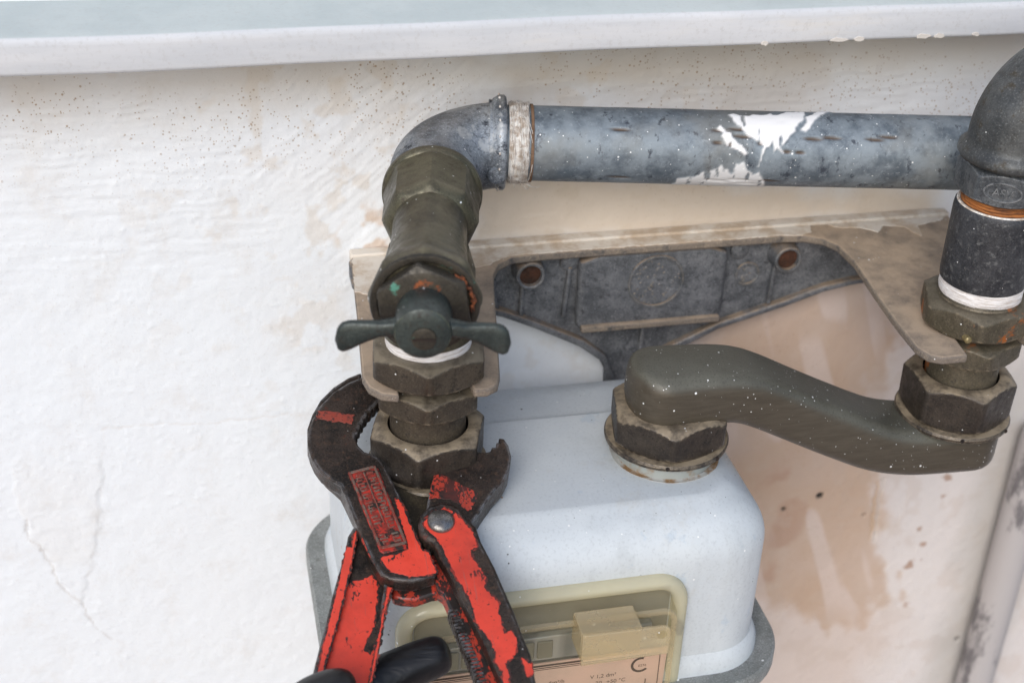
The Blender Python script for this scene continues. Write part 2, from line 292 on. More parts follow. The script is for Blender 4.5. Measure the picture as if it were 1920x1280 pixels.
for s_,r_,t_ in ((330,.16,.80),(150,.10,.86),(800,.2,.84)): col=g.mix(g.specks(s_,r_,t_),col,WHITE)
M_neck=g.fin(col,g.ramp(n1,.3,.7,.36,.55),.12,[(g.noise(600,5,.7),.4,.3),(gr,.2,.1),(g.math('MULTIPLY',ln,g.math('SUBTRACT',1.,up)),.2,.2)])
M_nut=metal('brown_brass_nut',(.03,.024,.02),(.058,.046,.036),(.02,.017,.015),70,.45,.35,.35,600,spk(.03),((.3,.24,.165),1.0,(.45,.85)),edge=((.26,.21,.15),1.6))
M_union=metal('dusty_brass_union',(.05,.04,.03),(.085,.068,.048),(.035,.028,.022),60,.5,.35,.3,600,spk(.03),((.24,.2,.14),.75,(.45,.85)),edge=((.26,.21,.15),1.6))
M_unionr=metal('rusty_brass_union',(.07,.06,.04),(.12,.1,.07),(.05,.042,.033),60,.5,.3,.3,600,spk(.03),((.2,.17,.12),.4,(.5,.9)),extra=[(.56,(.33,.10,.02),38)],edge=((.3,.24,.16),1.6))
M_galv=None
M_coup=metal('blackened_steel',(.03,.031,.036),(.06,.062,.068),(.15,.15,.15),90,.5,.35,.8,420,spk(.02),None,extra=[(.70,(.16,.11,.07),90)])
M_nip=metal('grey_malleable_iron',(.05,.057,.066),(.14,.15,.16),(.04,.043,.047),80,.45,.4,.5,450,spk(.02),None,extra=[(.71,(.2,.12,.07),80)],edge=((.3,.31,.32),1.5))
M_elbr=metal('weathered_elbow_iron',(.045,.048,.05),(.12,.125,.125),(.06,.05,.036),40,.5,.35,.5,500,spk(.02),None,extra=[(.63,(.11,.085,.055),60)])
M_elbl=metal('galvanised_elbow',(.055,.066,.082),(.35,.38,.41),(.035,.04,.052),42,.45,.4,.55,450,[(260,.16,.92,WHITE),(600,.2,.9,WHITE)],extra=[(.585,(.47,.48,.48),30)],dust=((.5,.46,.41),.3,(.85,.99)))
M_plate=metal('dusty_bracket_alloy',(.17,.14,.115),(.24,.195,.15),(.09,.085,.08),35,.75,.05,.5,500,spk(.08),((.46,.35,.25),.9,(.6,.95)),edge=((.13,.13,.14),1.0))
M_web=metal('cast_alloy_web',(.085,.09,.098),(.19,.195,.205),(.06,.062,.068),70,.6,.3,.6,420,(),((.32,.23,.15),.8,(.35,.8)),edge=((.2,.18,.15),.8))
M_rusthole=metal('rusty_tube',(.2,.12,.07),(.12,.06,.03),None,80,.8,0,.3,400)
M_bore=metal('bore_rust',(.022,.009,.004),(.07,.024,.01),None,120,.8,0,.4,400)
M_dark=metal('dark_void',(.012,.007,.005),(.02,.01,.006),None,80,.8,0,.2,400)
M_steel=metal('worn_rivet_steel',(.3,.29,.28),(.16,.15,.14),(.1,.09,.085),160,.32,.85,.5,500)
M_black=metal('worn_black_steel',(.018,.015,.013),(.06,.043,.034),(.10,.058,.038),80,.36,.5,.8,480,[(500,.16,.93,(.4,.38,.36))],None,extra=[(.66,(.12,.03,.018),75)],edge=((.24,.24,.25),2.0))
def red_mat(name,wear,cb=(.74,.062,.034)):
    g=G(name); n=g.noise(90,6,.7); col=g.mix(g.ramp(n,.3,.7),tuple(c*.85 for c in cb),cb)
    st=g.noise(160,4,.75,g.scaled((1,.45,1))); chip=g.ramp(st,wear,wear+.03); chip2=g.ramp(g.noise(620,4,.7),wear+.035,wear+.065)
    f=g.math('MAXIMUM',chip,chip2); col=g.mix(f,col,(.022,.017,.015)); col=g.mix(g.math('MULTIPLY',g.ramp(g.noise(45,4),.52,.75),.45),col,(.22,.02,.014))
    sc1=g.ramp(g.noise(900,3,.6,g.scaled((1,.06,1))),.62,.68); col=g.mix(g.math('MULTIPLY',sc1,.5),col,(.30,.10,.08)); col=g.mix(g.math('MULTIPLY',g.ramp(g.noise(28,5,.7),.5,.72),.5),col,tuple(c*.45+.01 for c in cb))
    return g.fin(col,g.ramp(n,.3,.7,.3,.5),0,[(f,-.8,.25),(g.noise(350,4),.35,.25)])
M_red=red_mat('chipped_red_paint',.61); M_redw=red_mat('heavily_worn_red_paint',.5,(.42,.045,.025))
M_prim=red_mat('thin_scuffed_red',.47,(.26,.035,.022))
M_reds=red_mat('dull_red_paint',.535,(.30,.05,.03))
g=G('embossed_plate_steel'); M_emb=g.fin(g.mix(g.ramp(g.noise(260,4,.7),.42,.56),(.03,.024,.02),g.mix(g.ramp(g.noise(300,3),.4,.6),(.24,.035,.025),(.5,.035,.022))),.4,.2,[(g.noise(500,4),.4,.3)])
M_embr=metal('embossed_rub',(.17,.15,.12),(.28,.045,.03),(.06,.045,.035),330,.4,.35,.3,500)
g=G('ptfe_tape'); wv=g.noise(600,4,.7,g.scaled((.2,.2,2.4))); M_tape=g.fin(g.mix(g.ramp(wv,.35,.6),(.55,.49,.45),(.82,.8,.79)),.6,0,[(wv,.6,.4)])
g=G('hemp_fibre'); wv=g.noise(300,4,.7); M_hemp=g.fin(g.mix(g.ramp(wv,.35,.65),(.42,.34,.27),(.8,.78,.74)),.8,0,[(wv,.5,.3)])
g=G('rusty_hemp'); wv=g.noise(260,5,.7,g.scaled((.4,.4,3))); M_rhemp=g.fin(g.mix(g.ramp(wv,.35,.62),(.08,.03,.012),(.42,.15,.035)),.8,0,[(wv,.8,.5)])
g=G('blonde_hemp'); M_bhemp=g.fin((.65,.47,.25),.7)
g=G('paint_smear'); n=g.noise(60,5,.7); M_smear=g.fin(g.mix(g.ramp(n,.4,.65),(.70,.64,.56),(.52,.41,.30)),.8,0,[(g.noise(300,4),.5,.4)])
M_dirt=metal('dark_dirt',(.13,.1,.07),(.2,.15,.1),None,70,.9,0,.5,400)
g=G('paint_white'); n=g.noise(150,4); M_white=g.fin(g.mix(n,(.8,.8,.79),(.86,.86,.86)),.5,0,[(n,.4,.3)])
# pale blue-grey meter enamel
g=G('pale_meter_enamel'); n=g.noise(22,4,.6); col=g.mix(g.ramp(n,.35,.7),(.565,.605,.63),(.62,.655,.67))
col=g.mix(g.math('MULTIPLY',g.ramp(g.noise(60,5,.6),.64,.7),.35),col,(.38,.48,.58))
col=g.mix(g.math('MULTIPLY',g.ramp(g.noise(16,6,.75),.52,.72),.5),col,(.47,.43,.36))
col=g.mix(g.math('MULTIPLY',g.ramp(g.noise(7,6,.75,g.scaled((3,3,1))),.5,.68),.3),col,(.38,.4,.41)); col=g.mix(g.math('MULTIPLY',g.ramp(g.noise(700,3,.6),.5,.7),.22),col,(.3,.32,.33))
for s_,r_,t_,cc in ((150,.12,.8,WHITE),(330,.16,.86,WHITE),(140,.09,.82,(.02,.02,.02)),(120,.12,.94,(.35,.17,.05)),(420,.14,.92,(.03,.03,.03))): col=g.mix(g.specks(s_,r_,t_),col,cc)
M_meter=g.fin(col,.42,0,[(g.noise(260,3),.08,.2),(g.noise(25,2),.25,1.0)])
M_flange=metal('grey_flange',(.22,.23,.22),(.3,.31,.3),(.17,.17,.16),40,.5,.2,.2,400,spk(.05))
g=G('zinc_boss'); n=g.noise(50,4); M_boss=g.fin(g.mix(g.math('MULTIPLY',g.ramp(g.noise(70,4),.55,.68),.8),g.mix(n,(.33,.36,.34),(.42,.44,.42)),(.3,.17,.07)),.45,.2,[(g.noise(400,4),.2,.2)])
g=G('rusty_boss_line'); n=g.noise(90,5,.7); M_rustl=g.fin(g.mix(g.ramp(n,.4,.6),(.22,.13,.06),(.42,.42,.4)),.7)
M_grease=metal('greasy_boss',(.03,.024,.016),(.075,.06,.035),(.05,.035,.02),60,.4,.2,.3,400)
g=G('printed_label'); n=g.noise(40,3); M_label=g.fin(g.mix(n,(.68,.46,.40),(.74,.52,.46)),.4)  # pink stands for the ground's reflection, put into the label colour
g=G('label_ink'); M_ink=g.fin((.05,.018,.018),.5)
g=G('drum_silver'); M_drum=g.fin(g.mix(g.ramp(g.noise(60,3,.5,g.scaled((1,1,.1))),.4,.6),(.22,.235,.24),(.5,.51,.5)),.35,.4)
g=G('grey_panel'); M_panel=g.fin(g.mix(g.noise(30,3),(.15,.14,.10),(.32,.31,.26)),.5)
g=G('glove_nitrile'); n=g.noise(45,3,.6,g.scaled((1,2.4,1)),1.2); M_glove=g.fin((.008,.008,.0095),.42,0,[(n,.5,1.6),(g.noise(900,3),.2,.2)])
# yellowed see-through plastic
def plastic(name,tint,body,f):
    g=G(name); tr=g.n('ShaderNodeBsdfTransparent'); tr.inputs[0].default_value=tint+(1,)
    mx=g.n('ShaderNodeMixShader')
    n=g.noise(60,4,.6); col=g.mix(g.ramp(n,.35,.7),body,tuple(c*.85 for c in body)); col=g.mix(g.specks(170,.13,.75),col,WHITE)
    fac=g.math('MAXIMUM',g.ramp(n,.3,.7,f-.06,f+.06),g.specks(170,.13,.75)); g.l(fac,mx.inputs[0]); g.l(tr.outputs[0],mx.inputs[1]); g.fin(col,.1,0,[(g.noise(20,2),.25,1.0)]); g.l(g.b.outputs[0],mx.inputs[2]); g.l(mx.outputs[0],g.out.inputs[0])
    return g.m
M_pl=plastic('yellowed_plastic_clear',(.95,.93,.85),(.55,.5,.36),.15)
M_pl2=plastic('yellowed_plastic_rim',(.95,.9,.72),(.78,.73,.55),.5)
M_pl3=plastic('amber_plastic_lug',(.96,.91,.77),(.70,.60,.42),.36)
# wall, sill, ground, downpipe
g=G('painted_plaster'); at=g.n('ShaderNodeAttribute',attribute_name='tint'); dm=g.n('ShaderNodeAttribute',attribute_name='grit')
col=g.mix(g.math('MULTIPLY',g.ramp(g.noise(35,6,.7),.5,.75),.35),at.outputs['Color'],g.mix(.75,at.outputs['Color'],(.55,.47,.38)))
s1=g.math('MULTIPLY',g.math('MAXIMUM',g.specks(420,.2,.6),g.specks(800,.26,.55)),dm.outputs['Fac']); col=g.mix(g.math('MULTIPLY',s1,.75),col,(.36,.24,.14))
fine=g.noise(420,5,.65); med=g.noise(90,4,.6)
M_wall=g.fin(col,.85,0,[(fine,.6,.35),(g.noise(900,3,.6),.35,.15),(med,.22,.6),(s1,.5,.5)])
g=G('sill_paint'); sx=g.noise(30,5,.65,g.scaled((.35,1,3))); col=g.mix(g.ramp(sx,.3,.7),(.55,.565,.59),(.64,.645,.66)); col=g.mix(g.math('MULTIPLY',g.ramp(g.noise(25,5,.7,g.scaled((.4,1,2))),.58,.75),.35),col,(.68,.62,.52))
tp=g.upn(.9,.99); col=g.mix(tp,col,g.mix(g.ramp(g.noise(20,5,.7),.35,.65),(.45,.50,.50),(.51,.555,.55)))
col=g.mix(g.math('MULTIPLY',g.ramp(g.noise(500,4,.7),.5,.7),.25),col,(.4,.38,.36))
M_sill=g.fin(col,.75,0,[(sx,.45,.5),(g.noise(300,4),.15,.2)])
g=G('chipped_mortar'); M_chip=g.fin((.62,.58,.53),.9,0,[(g.noise(300,4),.6,.5)])
g=G('terracotta_ground'); M_ground=g.fin(g.mix(g.noise(6,5),(.33,.26,.24),(.41,.33,.30)),.8)
g=G('peeling_pipe_paint'); n=g.noise(22,6,.7,g.scaled((1,1,.35))); col=g.mix(g.ramp(n,.47,.56),(.42,.395,.39),(.15,.14,.145)); col=g.mix(g.ramp(g.noise(30,5,.7,g.scaled((1,1,.3))),.6,.66),col,(.62,.6,.6))
M_down=g.fin(col,.6,0,[(n,.5,.5)])

# ------------------------------------------------------------------ numpy noise and masks
_lat={}
def vn(x,y,s,seed):
    if seed not in _lat: _lat[seed]=np.random.RandomState(seed).rand(256,256)
    L=_lat[seed]; u=x/s+1000; v=y/s+1000; i=np.floor(u).astype(int); j=np.floor(v).astype(int); a=u-i; b=v-j
    a=a*a*(3-2*a); b=b*b*(3-2*b); i%=256; j%=256; I=(i+1)%256; J=(j+1)%256
    return (L[i,j]*(1-a)+L[I,j]*a)*(1-b)+(L[i,J]*(1-a)+L[I,J]*a)*b
def fbm(x,y,s,seed,o=4): return sum(vn(x,y,s/2**k,seed+k)*.5**k for k in range(o))/sum(.5**k for k in range(o))
def sst(x): x=np.clip(x,0,1); return x*x*(3-2*x)
def segd(x,y,poly,close):
    d=np.full(x.shape,1e9); n=len(poly)
    for k in range(n if close else n-1):
        ax,ay=poly[k]; bx,by=poly[(k+1)%n]; dx,dy=bx-ax,by-ay; t=np.clip(((x-ax)*dx+(y-ay)*dy)/(dx*dx+dy*dy+1e-9),0,1)
        d=np.minimum(d,np.hypot(x-ax-t*dx,y-ay-t*dy))
    return d
def sdf(x,y,poly):
    ins=np.zeros(x.shape,bool); n=len(poly)
    for k in range(n):
        ax,ay=poly[k]; bx,by=poly[(k+1)%n]
        c=((ay>y)!=(by>y)); ins^=c&(x<(bx-ax)*(y-ay)/((by-ay) if by!=ay else 1e-9)+ax)
    d=segd(x,y,poly,True); return np.where(ins,d,-d)
def mask(x,y,poly,w,amp,ns,seed): return sst((sdf(x,y,poly)+(fbm(x,y,ns,seed)-.5)*2*amp)/w*.5+.5)
def lerp(c,m,col): return c*(1-m[...,None])+np.array(col)*m[...,None]

# ------------------------------------------------------------------ wall
fx=np.arange(-250,470,.9); fz=np.arange(-400,150,.9)
X1=np.concatenate([[-1500,-800,-400],fx,[600,900,1500]]); Z1=np.concatenate([[-950,-700,-500],fz,[300,600,1000]])
X,Z=np.meshgrid(X1,Z1)
h=(fbm(X,Z,30,11)-.5)*1.1+(fbm(X,Z,5,21,3)-.5)*.36+(vn(X,Z,2.4,27)-.5)*.14
cx,cz=26.,60.; rr=np.hypot(X-cx,Z-cz); th=np.arctan2(Z-cz,X-cx)
sa=RAD(40)+(fbm(X,Z,70,33)-.5)*.5; strokes=(vn(-X*math.sin(RAD(38))+Z*math.cos(RAD(38))+(fbm(X,Z,30,33)-.5)*9,(X*math.cos(RAD(38))+Z*math.sin(RAD(38)))*.07,1.5,41)-.5)+.6*(vn(-X*math.sin(RAD(38))+Z*math.cos(RAD(38))+(fbm(X,Z,30,33)-.5)*9,(X*math.cos(RAD(38))+Z*math.sin(RAD(38)))*.05,.9+1.5,42)-.5)
left=sst((120-rr)/70)*sst((cx+30-X)/30)
h+=strokes*.42*left*(.4+1.0*fbm(X,Z,25,44))
hor=vn(X*.10+200,Z+fbm(X,Z,25,35)*6,1.8,43)-.5
h+=hor*.45*(1-left)*sst((Z+40)/80)
gr=fbm(X,Z,60,51); g2=vn(X,Z,2.2,55); bumps=np.clip(g2-.80,0,1)*6; h+=bumps*.3*sst((fbm(X,Z,40,57)-.42)*6)
C=np.ones(X.shape+(3,))*np.array([.775,.805,.835])
C=lerp(C,(fbm(X,Z,90,61)-.35).clip(0,1)*.35*sst((Z+150)/200),(.78,.74,.69))
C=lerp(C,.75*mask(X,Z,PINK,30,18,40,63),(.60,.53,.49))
C=lerp(C,.7*mask(X,Z,TOPD2,22,14,30,65),(.66,.6,.52))
C=lerp(C,.55*mask(X,Z,TOPD,12,14,25,67),(.52,.44,.35))
C=lerp(C,.3*sst((X-60)/120)*sst((Z-20)/40),(.66,.65,.63))  # greyer towards the upper right: shade put into the wall colour
C=lerp(C,.8*mask(X,Z,BEIGE,12,12,25,69),(.66,.54,.41))
sB=sdf(X,Z,BROWN); mB=sst((sB+9+(fbm(X,Z,45,71)-.5)*34+(fbm(X,Z,10,70,5)-.5)*26+(vn(X+Z*.3,Z*.12,6,68)-.5)*14)/8*.5+.5); h-=mB*.25; C=lerp(C,.55*mask(X,Z,WASH,26,22,50,85),(.55,.42,.34)); C=lerp(C,.8*mB*(.6+.6*fbm(X,Z,26,72)),(.47,.325,.225))
C=lerp(C,.5*mask(X,Z,BROWN2,6,14,16,73)*sst((fbm(X,Z,22,74)-.35)*5),(.40,.24,.165))
st=sst((vn(X+Z*.35,Z*.22,9,75)-.55)*6)*mask(X,Z,BROWN,18,10,20,76); C=lerp(C,.65*st,(.62,.52,.47)); C=lerp(C,.26*sst((fbm(X,Z,13,82,5)-.56)*9)*mask(X,Z,PINK,40,20,30,84),(.5,.4,.33))
C=lerp(C,.6*mask(X,Z,RUSTL,5,9,9,77)*sst((fbm(X,Z,9,78)-.38)*6),(.56,.36,.2))
C=lerp(C,.22*mask(X,Z,RUSTL2,8,12,10,79)*sst((fbm(X,Z,8,80)-.45)*7),(.62,.47,.3))
C=lerp(C,.6*mask(X,Z,GREY,16,10,30,81),(.40,.39,.37))  # grey band around the downpipe, wall shading painted as colour
C=lerp(C,.35*sst((fbm(X,Z,12,83,6)-.6)*9)*sst((220-rr)/160),(.6,.5,.38))
for k,pl in enumerate(CRACKS):
    d=segd(X+(fbm(X,Z,5,90)-.5)*4,Z+(fbm(X,Z,5,94)-.5)*4,pl,False)
    wd=(.9,.7,.8,1.6,1.6)[k]*(.4+1.2*vn(X,Z,9,97)); m_=sst(1-d/wd); h-=m_*(.3,.15,.12,.7,.7)[k]
    C=lerp(C,m_*(.4,.2,.12,.5,.6)[k],((.35,.29,.24),(.55,.42,.3),(.6,.55,.5),(.5,.45,.4),(.45,.3,.18))[k])
fl=mask(X,Z,FLAKE,1.2,3.5,6,101); fl*=sst((-75-Z)/60); h+=fl*.6+fl*(fbm(X,Z,6,103)-.5)*.5
C=lerp(C,.2*fl*sst((fbm(X,Z,30,105)-.3)*4),(.74,.71,.67))
for k,(sx_,sz_) in enumerate(SPOTS):
    d=np.hypot(X-sx_,Z-sz_); m_=sst((1.9,2.6,2.2,1.6)[k]-d); h-=m_*1.5; C=lerp(C,m_*(1,1,.7,.5)[k],(.02,.018,.016))
for k,(sx_,sz_) in enumerate(DRIPS):
    d=np.hypot(X-sx_,Z-sz_)+(fbm(X,Z,5,109)-.5)*9; C=lerp(C,.75*sst((2.6-d)/1.6),(.33,.19,.12))
d=np.hypot(X-28,Z-68); 
edge_f=sst((X+249)/20)*sst((469-X)/20); h*=edge_f
ny,nx=X.shape; idx=np.arange(nx*ny).reshape(ny,nx)
F=np.stack([idx[:-1,:-1],idx[:-1,1:],idx[1:,1:],idx[1:,:-1]],-1).reshape(-1,4)
me=bpy.data.meshes.new('wall'); me.vertices.add(nx*ny); me.loops.add(F.size); me.polygons.add(len(F))
me.vertices.foreach_set('co',(np.stack([X,-h,Z],-1)*MM).astype(np.float32).ravel())
me.loops.foreach_set('vertex_index',F.astype(np.int32).ravel()); me.polygons.foreach_set('loop_start',np.arange(0,F.size,4,dtype=np.int32))
me.update(); me.validate()
me.polygons.foreach_set('use_smooth',np.ones(len(F),bool))
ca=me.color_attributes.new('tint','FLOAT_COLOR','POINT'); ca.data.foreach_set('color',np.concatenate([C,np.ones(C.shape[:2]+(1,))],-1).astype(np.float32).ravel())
grit=np.clip(.12+.9*sst((Z-25)/55)*sst((fbm(X,Z,50,111)-.42)*6)+.7*sst((X-60)/60)*sst((Z-10)/30)*sst((fbm(X,Z,35,112)-.35)*5)+.3*mask(X,Z,BROWN,20,10,20,113),0,1)
fa=me.attributes.new('grit','FLOAT','POINT'); fa.data.foreach_set('value',grit.astype(np.float32).ravel())
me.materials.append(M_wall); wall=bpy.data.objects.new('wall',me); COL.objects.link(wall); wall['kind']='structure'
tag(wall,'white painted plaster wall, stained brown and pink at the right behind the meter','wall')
gd=obj('ground',[(-6000,-9000,-950),(6000,-9000,-950),(6000,40,-950),(-6000,40,-950)],[(0,1,2,3)],M_ground,smooth=False); gd['kind']='structure'

# ------------------------------------------------------------------ window sill
sill=thing('window_sill','white painted ledge crossing the top of the wall above the pipe','sill',(50,-30,115))
prof=[(-30,118.5),(-29.2,117.4),(-27,117),(60,117)]
def sillsec(x):
    dz=lambda y:0
    top=[(60,127.6),(-5,126.3),(-12.2,125.9),(-13.9,125.4),(-14.8,124.2),(-15,122.5),(-15,112.4),(-14.7,111.2),(-13.8,110.6),(0,110.4),(60,110.4)]
    return [(y+.5*math.sin(x*.021)*0,z+.35*math.sin(x*.017+1)+.2*math.sin(x*.05)) for y,z in top]
L=[]
for k in range(160):
    x=-900+1800*k/159 if k not in range(0) else 0
    L.append([(x,y-0,z-115) for y,z in sillsec(x)])
V,Fc=rings(L); obj('slab',V,Fc,M_sill,sill,ang=50)
for k,(x,s) in enumerate(((160,3.2),(195,7),(205,4),(236,6),(244,4.5),(262,3))):
    pts=[(x-50+.6*s*math.cos(t)*random.uniform(.8,1.2),-3.6+1.3*math.sin(t)*random.uniform(.5,1.2)) for t in [i*.6283 for i in range(10)]]
    V,Fc=slab(pts,14.6,15.3,'w'); obj('chip',V,Fc,M_chip,sill,bev=.2)

# ------------------------------------------------------------------ horizontal galvanised pipe
p0=Vector((57.6,-30,64)); p1=Vector((256,-66,62.5)); ax=(p1-p0).normalized()
side=ax.cross(Vector((0,0,1))).normalized(); upv=side.cross(ax)
pipe=thing('galvanised_pipe','long horizontal galvanised gas pipe with a splash of white paint','pipe',tuple(p0))
nu,nv=560,150; us=np.linspace(-9,330,nu); vs=np.linspace(-180,180,nv,endpoint=False)
U,Vv=np.meshgrid(us,vs,indexing='ij'); arc=Vv*16.85*math.pi/180
r=16.85+(fbm(U,arc,14,201)-.5)*.25; pm=np.zeros(U.shape)
for k,(pl,jg) in enumerate(((SPL1,.7),(SPL2,.7),(SPL3,.6),(SPL4,.9))):
    q=[(u,v*16.85*math.pi/180) for u,v in pl]; q=jag(q,1.5,.3,k)
    pm=np.maximum(pm,sst((sdf(U,arc,q)+(vn(U,arc,1.6,205+k)-.5)*jg)/.5*.5+.5)*(1 if k<3 else .8))
pm*=1-.9*sst((fbm(U*1.0,arc*.45,3.2,215)-.66)*12)
r=r+pm*(.3+.35*fbm(U*.35,arc,2.2,219)); slit=np.zeros(U.shape)
for k,(u,v) in enumerate(SLITS):
    a=v*16.85*math.pi/180; d=np.hypot((U-u)/(4.2 if k<8 else 2.2 if k<14 else 5),(arc-a+.06*(U-u))/.75); slit=np.maximum(slit,sst(1.5-d))
r=r-slit*.7; ang=Vv*math.pi/180
P=np.array(ax)[None,None]*U[...,None]+np.array(side)*(r*np.cos(ang))[...,None]+np.array(upv)*(r*np.sin(ang))[...,None]
V=P.reshape(-1,3); idx=np.arange(nu*nv).reshape(nu,nv); nxt=np.roll(idx,-1,1)
Fp=np.stack([idx[:-1],idx[1:],nxt[1:],nxt[:-1]],-1).reshape(-1,4).tolist()
g=G('galvanised_zinc'); at=g.n('ShaderNodeAttribute',attribute_name='paint'); at2=g.n('ShaderNodeAttribute',attribute_name='slit')
n1=g.noise(55,7,.72); n2=g.noise(190,5,.7,g.scaled((1,1,.5))); n3=g.noise(16,4,.6)
col=g.mix(g.ramp(n1,.36,.62),(.105,.13,.155),(.25,.29,.32)); col=g.mix(g.ramp(n2,.57,.68),col,(.055,.066,.085)); col=g.mix(g.math('MULTIPLY',g.ramp(g.noise(420,4,.7),.56,.68),.6),col,(.33,.37,.4))
col=g.mix(g.math('MULTIPLY',g.ramp(n3,.55,.7),.5),col,(.23,.22,.19)); col=g.mix(g.specks(300,.13,.8),col,WHITE); col=g.mix(g.specks(620,.2,.84),col,WHITE)
col=g.mix(at2.outputs['Fac'],col,(.1,.07,.05)); col=g.mix(at.outputs['Fac'],col,(.83,.82,.81))
M_galv=g.fin(col,g.ramp(n1,.3,.7,.42,.62),g.math('SUBTRACT',.3,g.math('MULTIPLY',at.outputs['Fac'],.3),clamp=True),[(n2,.3,.3),(g.noise(500,4),.3,.2)])
o=obj('barrel',V.tolist(),Fp,M_galv,pipe,ang=180)
for nm,arr in (('paint',pm),('slit',slit)):
    a=o.data.attributes.new(nm,'FLOAT','POINT'); a.data.foreach_set('value',arr.astype(np.float32).ravel())
def onp(u,rr,a): return tuple(ax*u+side*(rr*math.cos(a))+upv*(rr*math.sin(a)))
V,Fc=rings([[onp(u,r_,2*math.pi*j/48) for j in range(48)] for u,r_ in ((1.6,16.9),(1.7,17.5),(2.9,17.5),(3.0,16.9))],True,False,False); obj('rust_line',V,Fc,M_rusthole,pipe)
V,Fc=rings([[onp(u,r_+.3*math.sin(j*5.1+u),2*math.pi*j/60) for j in range(60)] for u,r_ in ((-8,17.4),(-7,17.9),(-4,18.0),(-1,17.8),(.8,17.2))],True,False,False); obj('hemp_seal',V,Fc,M_hemp,pipe)
VF=[]
for k in range(150):
    u0=random.uniform(-7.5,.6); a0=random.uniform(0,6.28); da=random.uniform(1.0,3.0); du=random.uniform(-2,2); rr0=random.uniform(17.7,18.6)
    VF.append(tube([onp(u0+du*t+.25*math.sin(t*9+k),rr0+.3*math.sin(t*7+k),a0+da*t) for t in [i/14 for i in range(15)]],random.uniform(.07,.16),4))
for (u,a,du,da,lift) in ((0,-.9,7,-.35,1.2),(-1,-.95,4,-.6,2),(-4,1.1,6,-.7,2),(-3,1.0,5,-.4,3),(-5,-.95,1,-.8,1.5)):
    VF.append(tube([onp(u+du*t,18.6+lift*math.sin(t*2.6),a+da*t*t) for t in [i/12 for i in range(13)]],.14,4))
V,Fc=join(*VF); hf=obj('hemp_fibres',V,Fc,M_hemp,pipe); hf['kind']='stuff'

# ------------------------------------------------------------------ angle valve (local +Y runs back to the elbow)
YAW=RAD(-11.5); VZ=58.5
valve=thing('angle_valve','olive bronze angle gas valve with a green butterfly handle at the front','valve',(0,-110,VZ),(0,0,YAW))
N=96; L=[]
def vr(s,t):
    base=np.interp(s,[-49,-47,-44,-40,-35,-28,-20,-8,4,14,21],[19.4,20.9,21.3,20.4,18.6,16.8,15.7,15.2,15.0,15.2,16])
    k=float(sst((-30-s)/8)); return float(base)*(1-k)+k*min(float(base),ngon_r(t,float(base)*.945,8,RAD(22.5),120))
secs=[]
for s in np.linspace(-49,14,40): secs.append((s,lambda t,s=s:vr(s,t)+.35*math.exp(-((math.sin((t-math.pi/2)/2))/.06)**2)))
for s,c0,c1 in ((14.4,15.6,15.9),(15.2,16.6,17.6),(17.5,18.0,19.6),(19.5,18.4,20.7),(22,18.4,21.2),(36,18.5,21.2),(40,18.9,21.0),(42.4,19.4,20.6),(43.6,19.6,20.2)):
    secs.append((s,lambda t,a=c0,c=c1:min(ngon_r(t,a,8,RAD(22.5),160),c)))
for s,r_ in ((44,20.6),(45,21.3),(47.5,21.4),(48.6,20.5)): secs.append((s,lambda t,r_=r_:r_))
for s,f in secs: L.append([(f(2*math.pi*j/N)*math.cos(2*math.pi*j/N),s,f(2*math.pi*j/N)*math.sin(2*math.pi*j/N)) for j in range(N)])
V,Fc=rings(L); Vo,Fo=lathe([(17.5,-41),(18.8,-40),(18.8,-12),(16,-2)],64)
obj('body',*join((V,Fc),(Vo,Fo)),M_valve,valve,ang=32)
# front gland
V,Fc=lathe([(20.2,-47.8),(20.4,-48.8),(20.0,-49.7),(18.9,-50.0),(17.6,-49.8),(16.8,-49)],72,'y',cap0=False,cap1=False); obj('shoulder_ring',V,Fc,M_gland,valve)
V,Fc=nut(16.2,49.5,55.2,None,RAD(8),6,50,1.6,axis='y'); V=[(x,-y,z) for x,y,z in V]; obj('gland_nut',V,Fc,M_gland,valve)
rust=[]
for k in range(7):
    a0=RAD(random.uniform(-12,34)); da=RAD(random.uniform(8,26)); q0=random.gauss(18.4,.5); y0=random.uniform(-51.6,-50.6); f1=random.uniform(5,11)
    rust.append(tube([((q0+.5*math.sin(f1*t+k))*math.cos(a0+da*t),y0-.3*math.sin(t*3),(q0+.5*math.sin(f1*t+k))*math.sin(a0+da*t)) for t in [i_/16 for i_ in range(17)]],lambda t,k=k:.12+(.55+.3*math.sin(k*2.1+t*17)+.2*math.sin(k+t*41))*math.sin(math.pi*min(max(t,.04),.96)),9))
g=G('rust_scale'); n=g.noise(400,5,.7); M_rust=g.fin(g.mix(g.ramp(n,.35,.65),(.05,.016,.008),(.24,.065,.018)),.85,0,[(n,.8,.5)])
o=obj('rust_crust',*join(*rust),M_rust,valve); o['kind']='stuff'
hnd=obj('handle',*lathe([(6,-50),(10.0,-53),(10.3,-58),(10.3,-69.5),(10.0,-71),(8.6,-71.8),(6,-72.2),(1,-72.4)],56,'y'),M_hand,valve)
for sg in (-1,1):
    L=[]
    for i in range(27):
        t=i/26; x=sg*(7+24.5*t); z=.6+.8*math.sin(t*2.4)-6.6*t**1.2; hh=np.interp(t,[0,.15,.35,.6,.78,.88,.95,.985,1],[4.6,3.2,3.1,4.6,5.9,6.0,4.9,3.1,.5]); tk=np.interp(t,[0,.4,.8,.95,1],[3.4,2.3,2.1,1.8,.4])
        L.append([(x,-66.5+tk*math.copysign(abs(math.cos(q))**.7,math.cos(q)),z+hh*math.copysign(abs(math.sin(q))**.85,math.sin(q))) for q in [2*math.pi*j/24 for j in range(24)]])
    wv,wf=rings(L); wg=obj('wing',wv,wf,M_hand,hnd,ang=60)
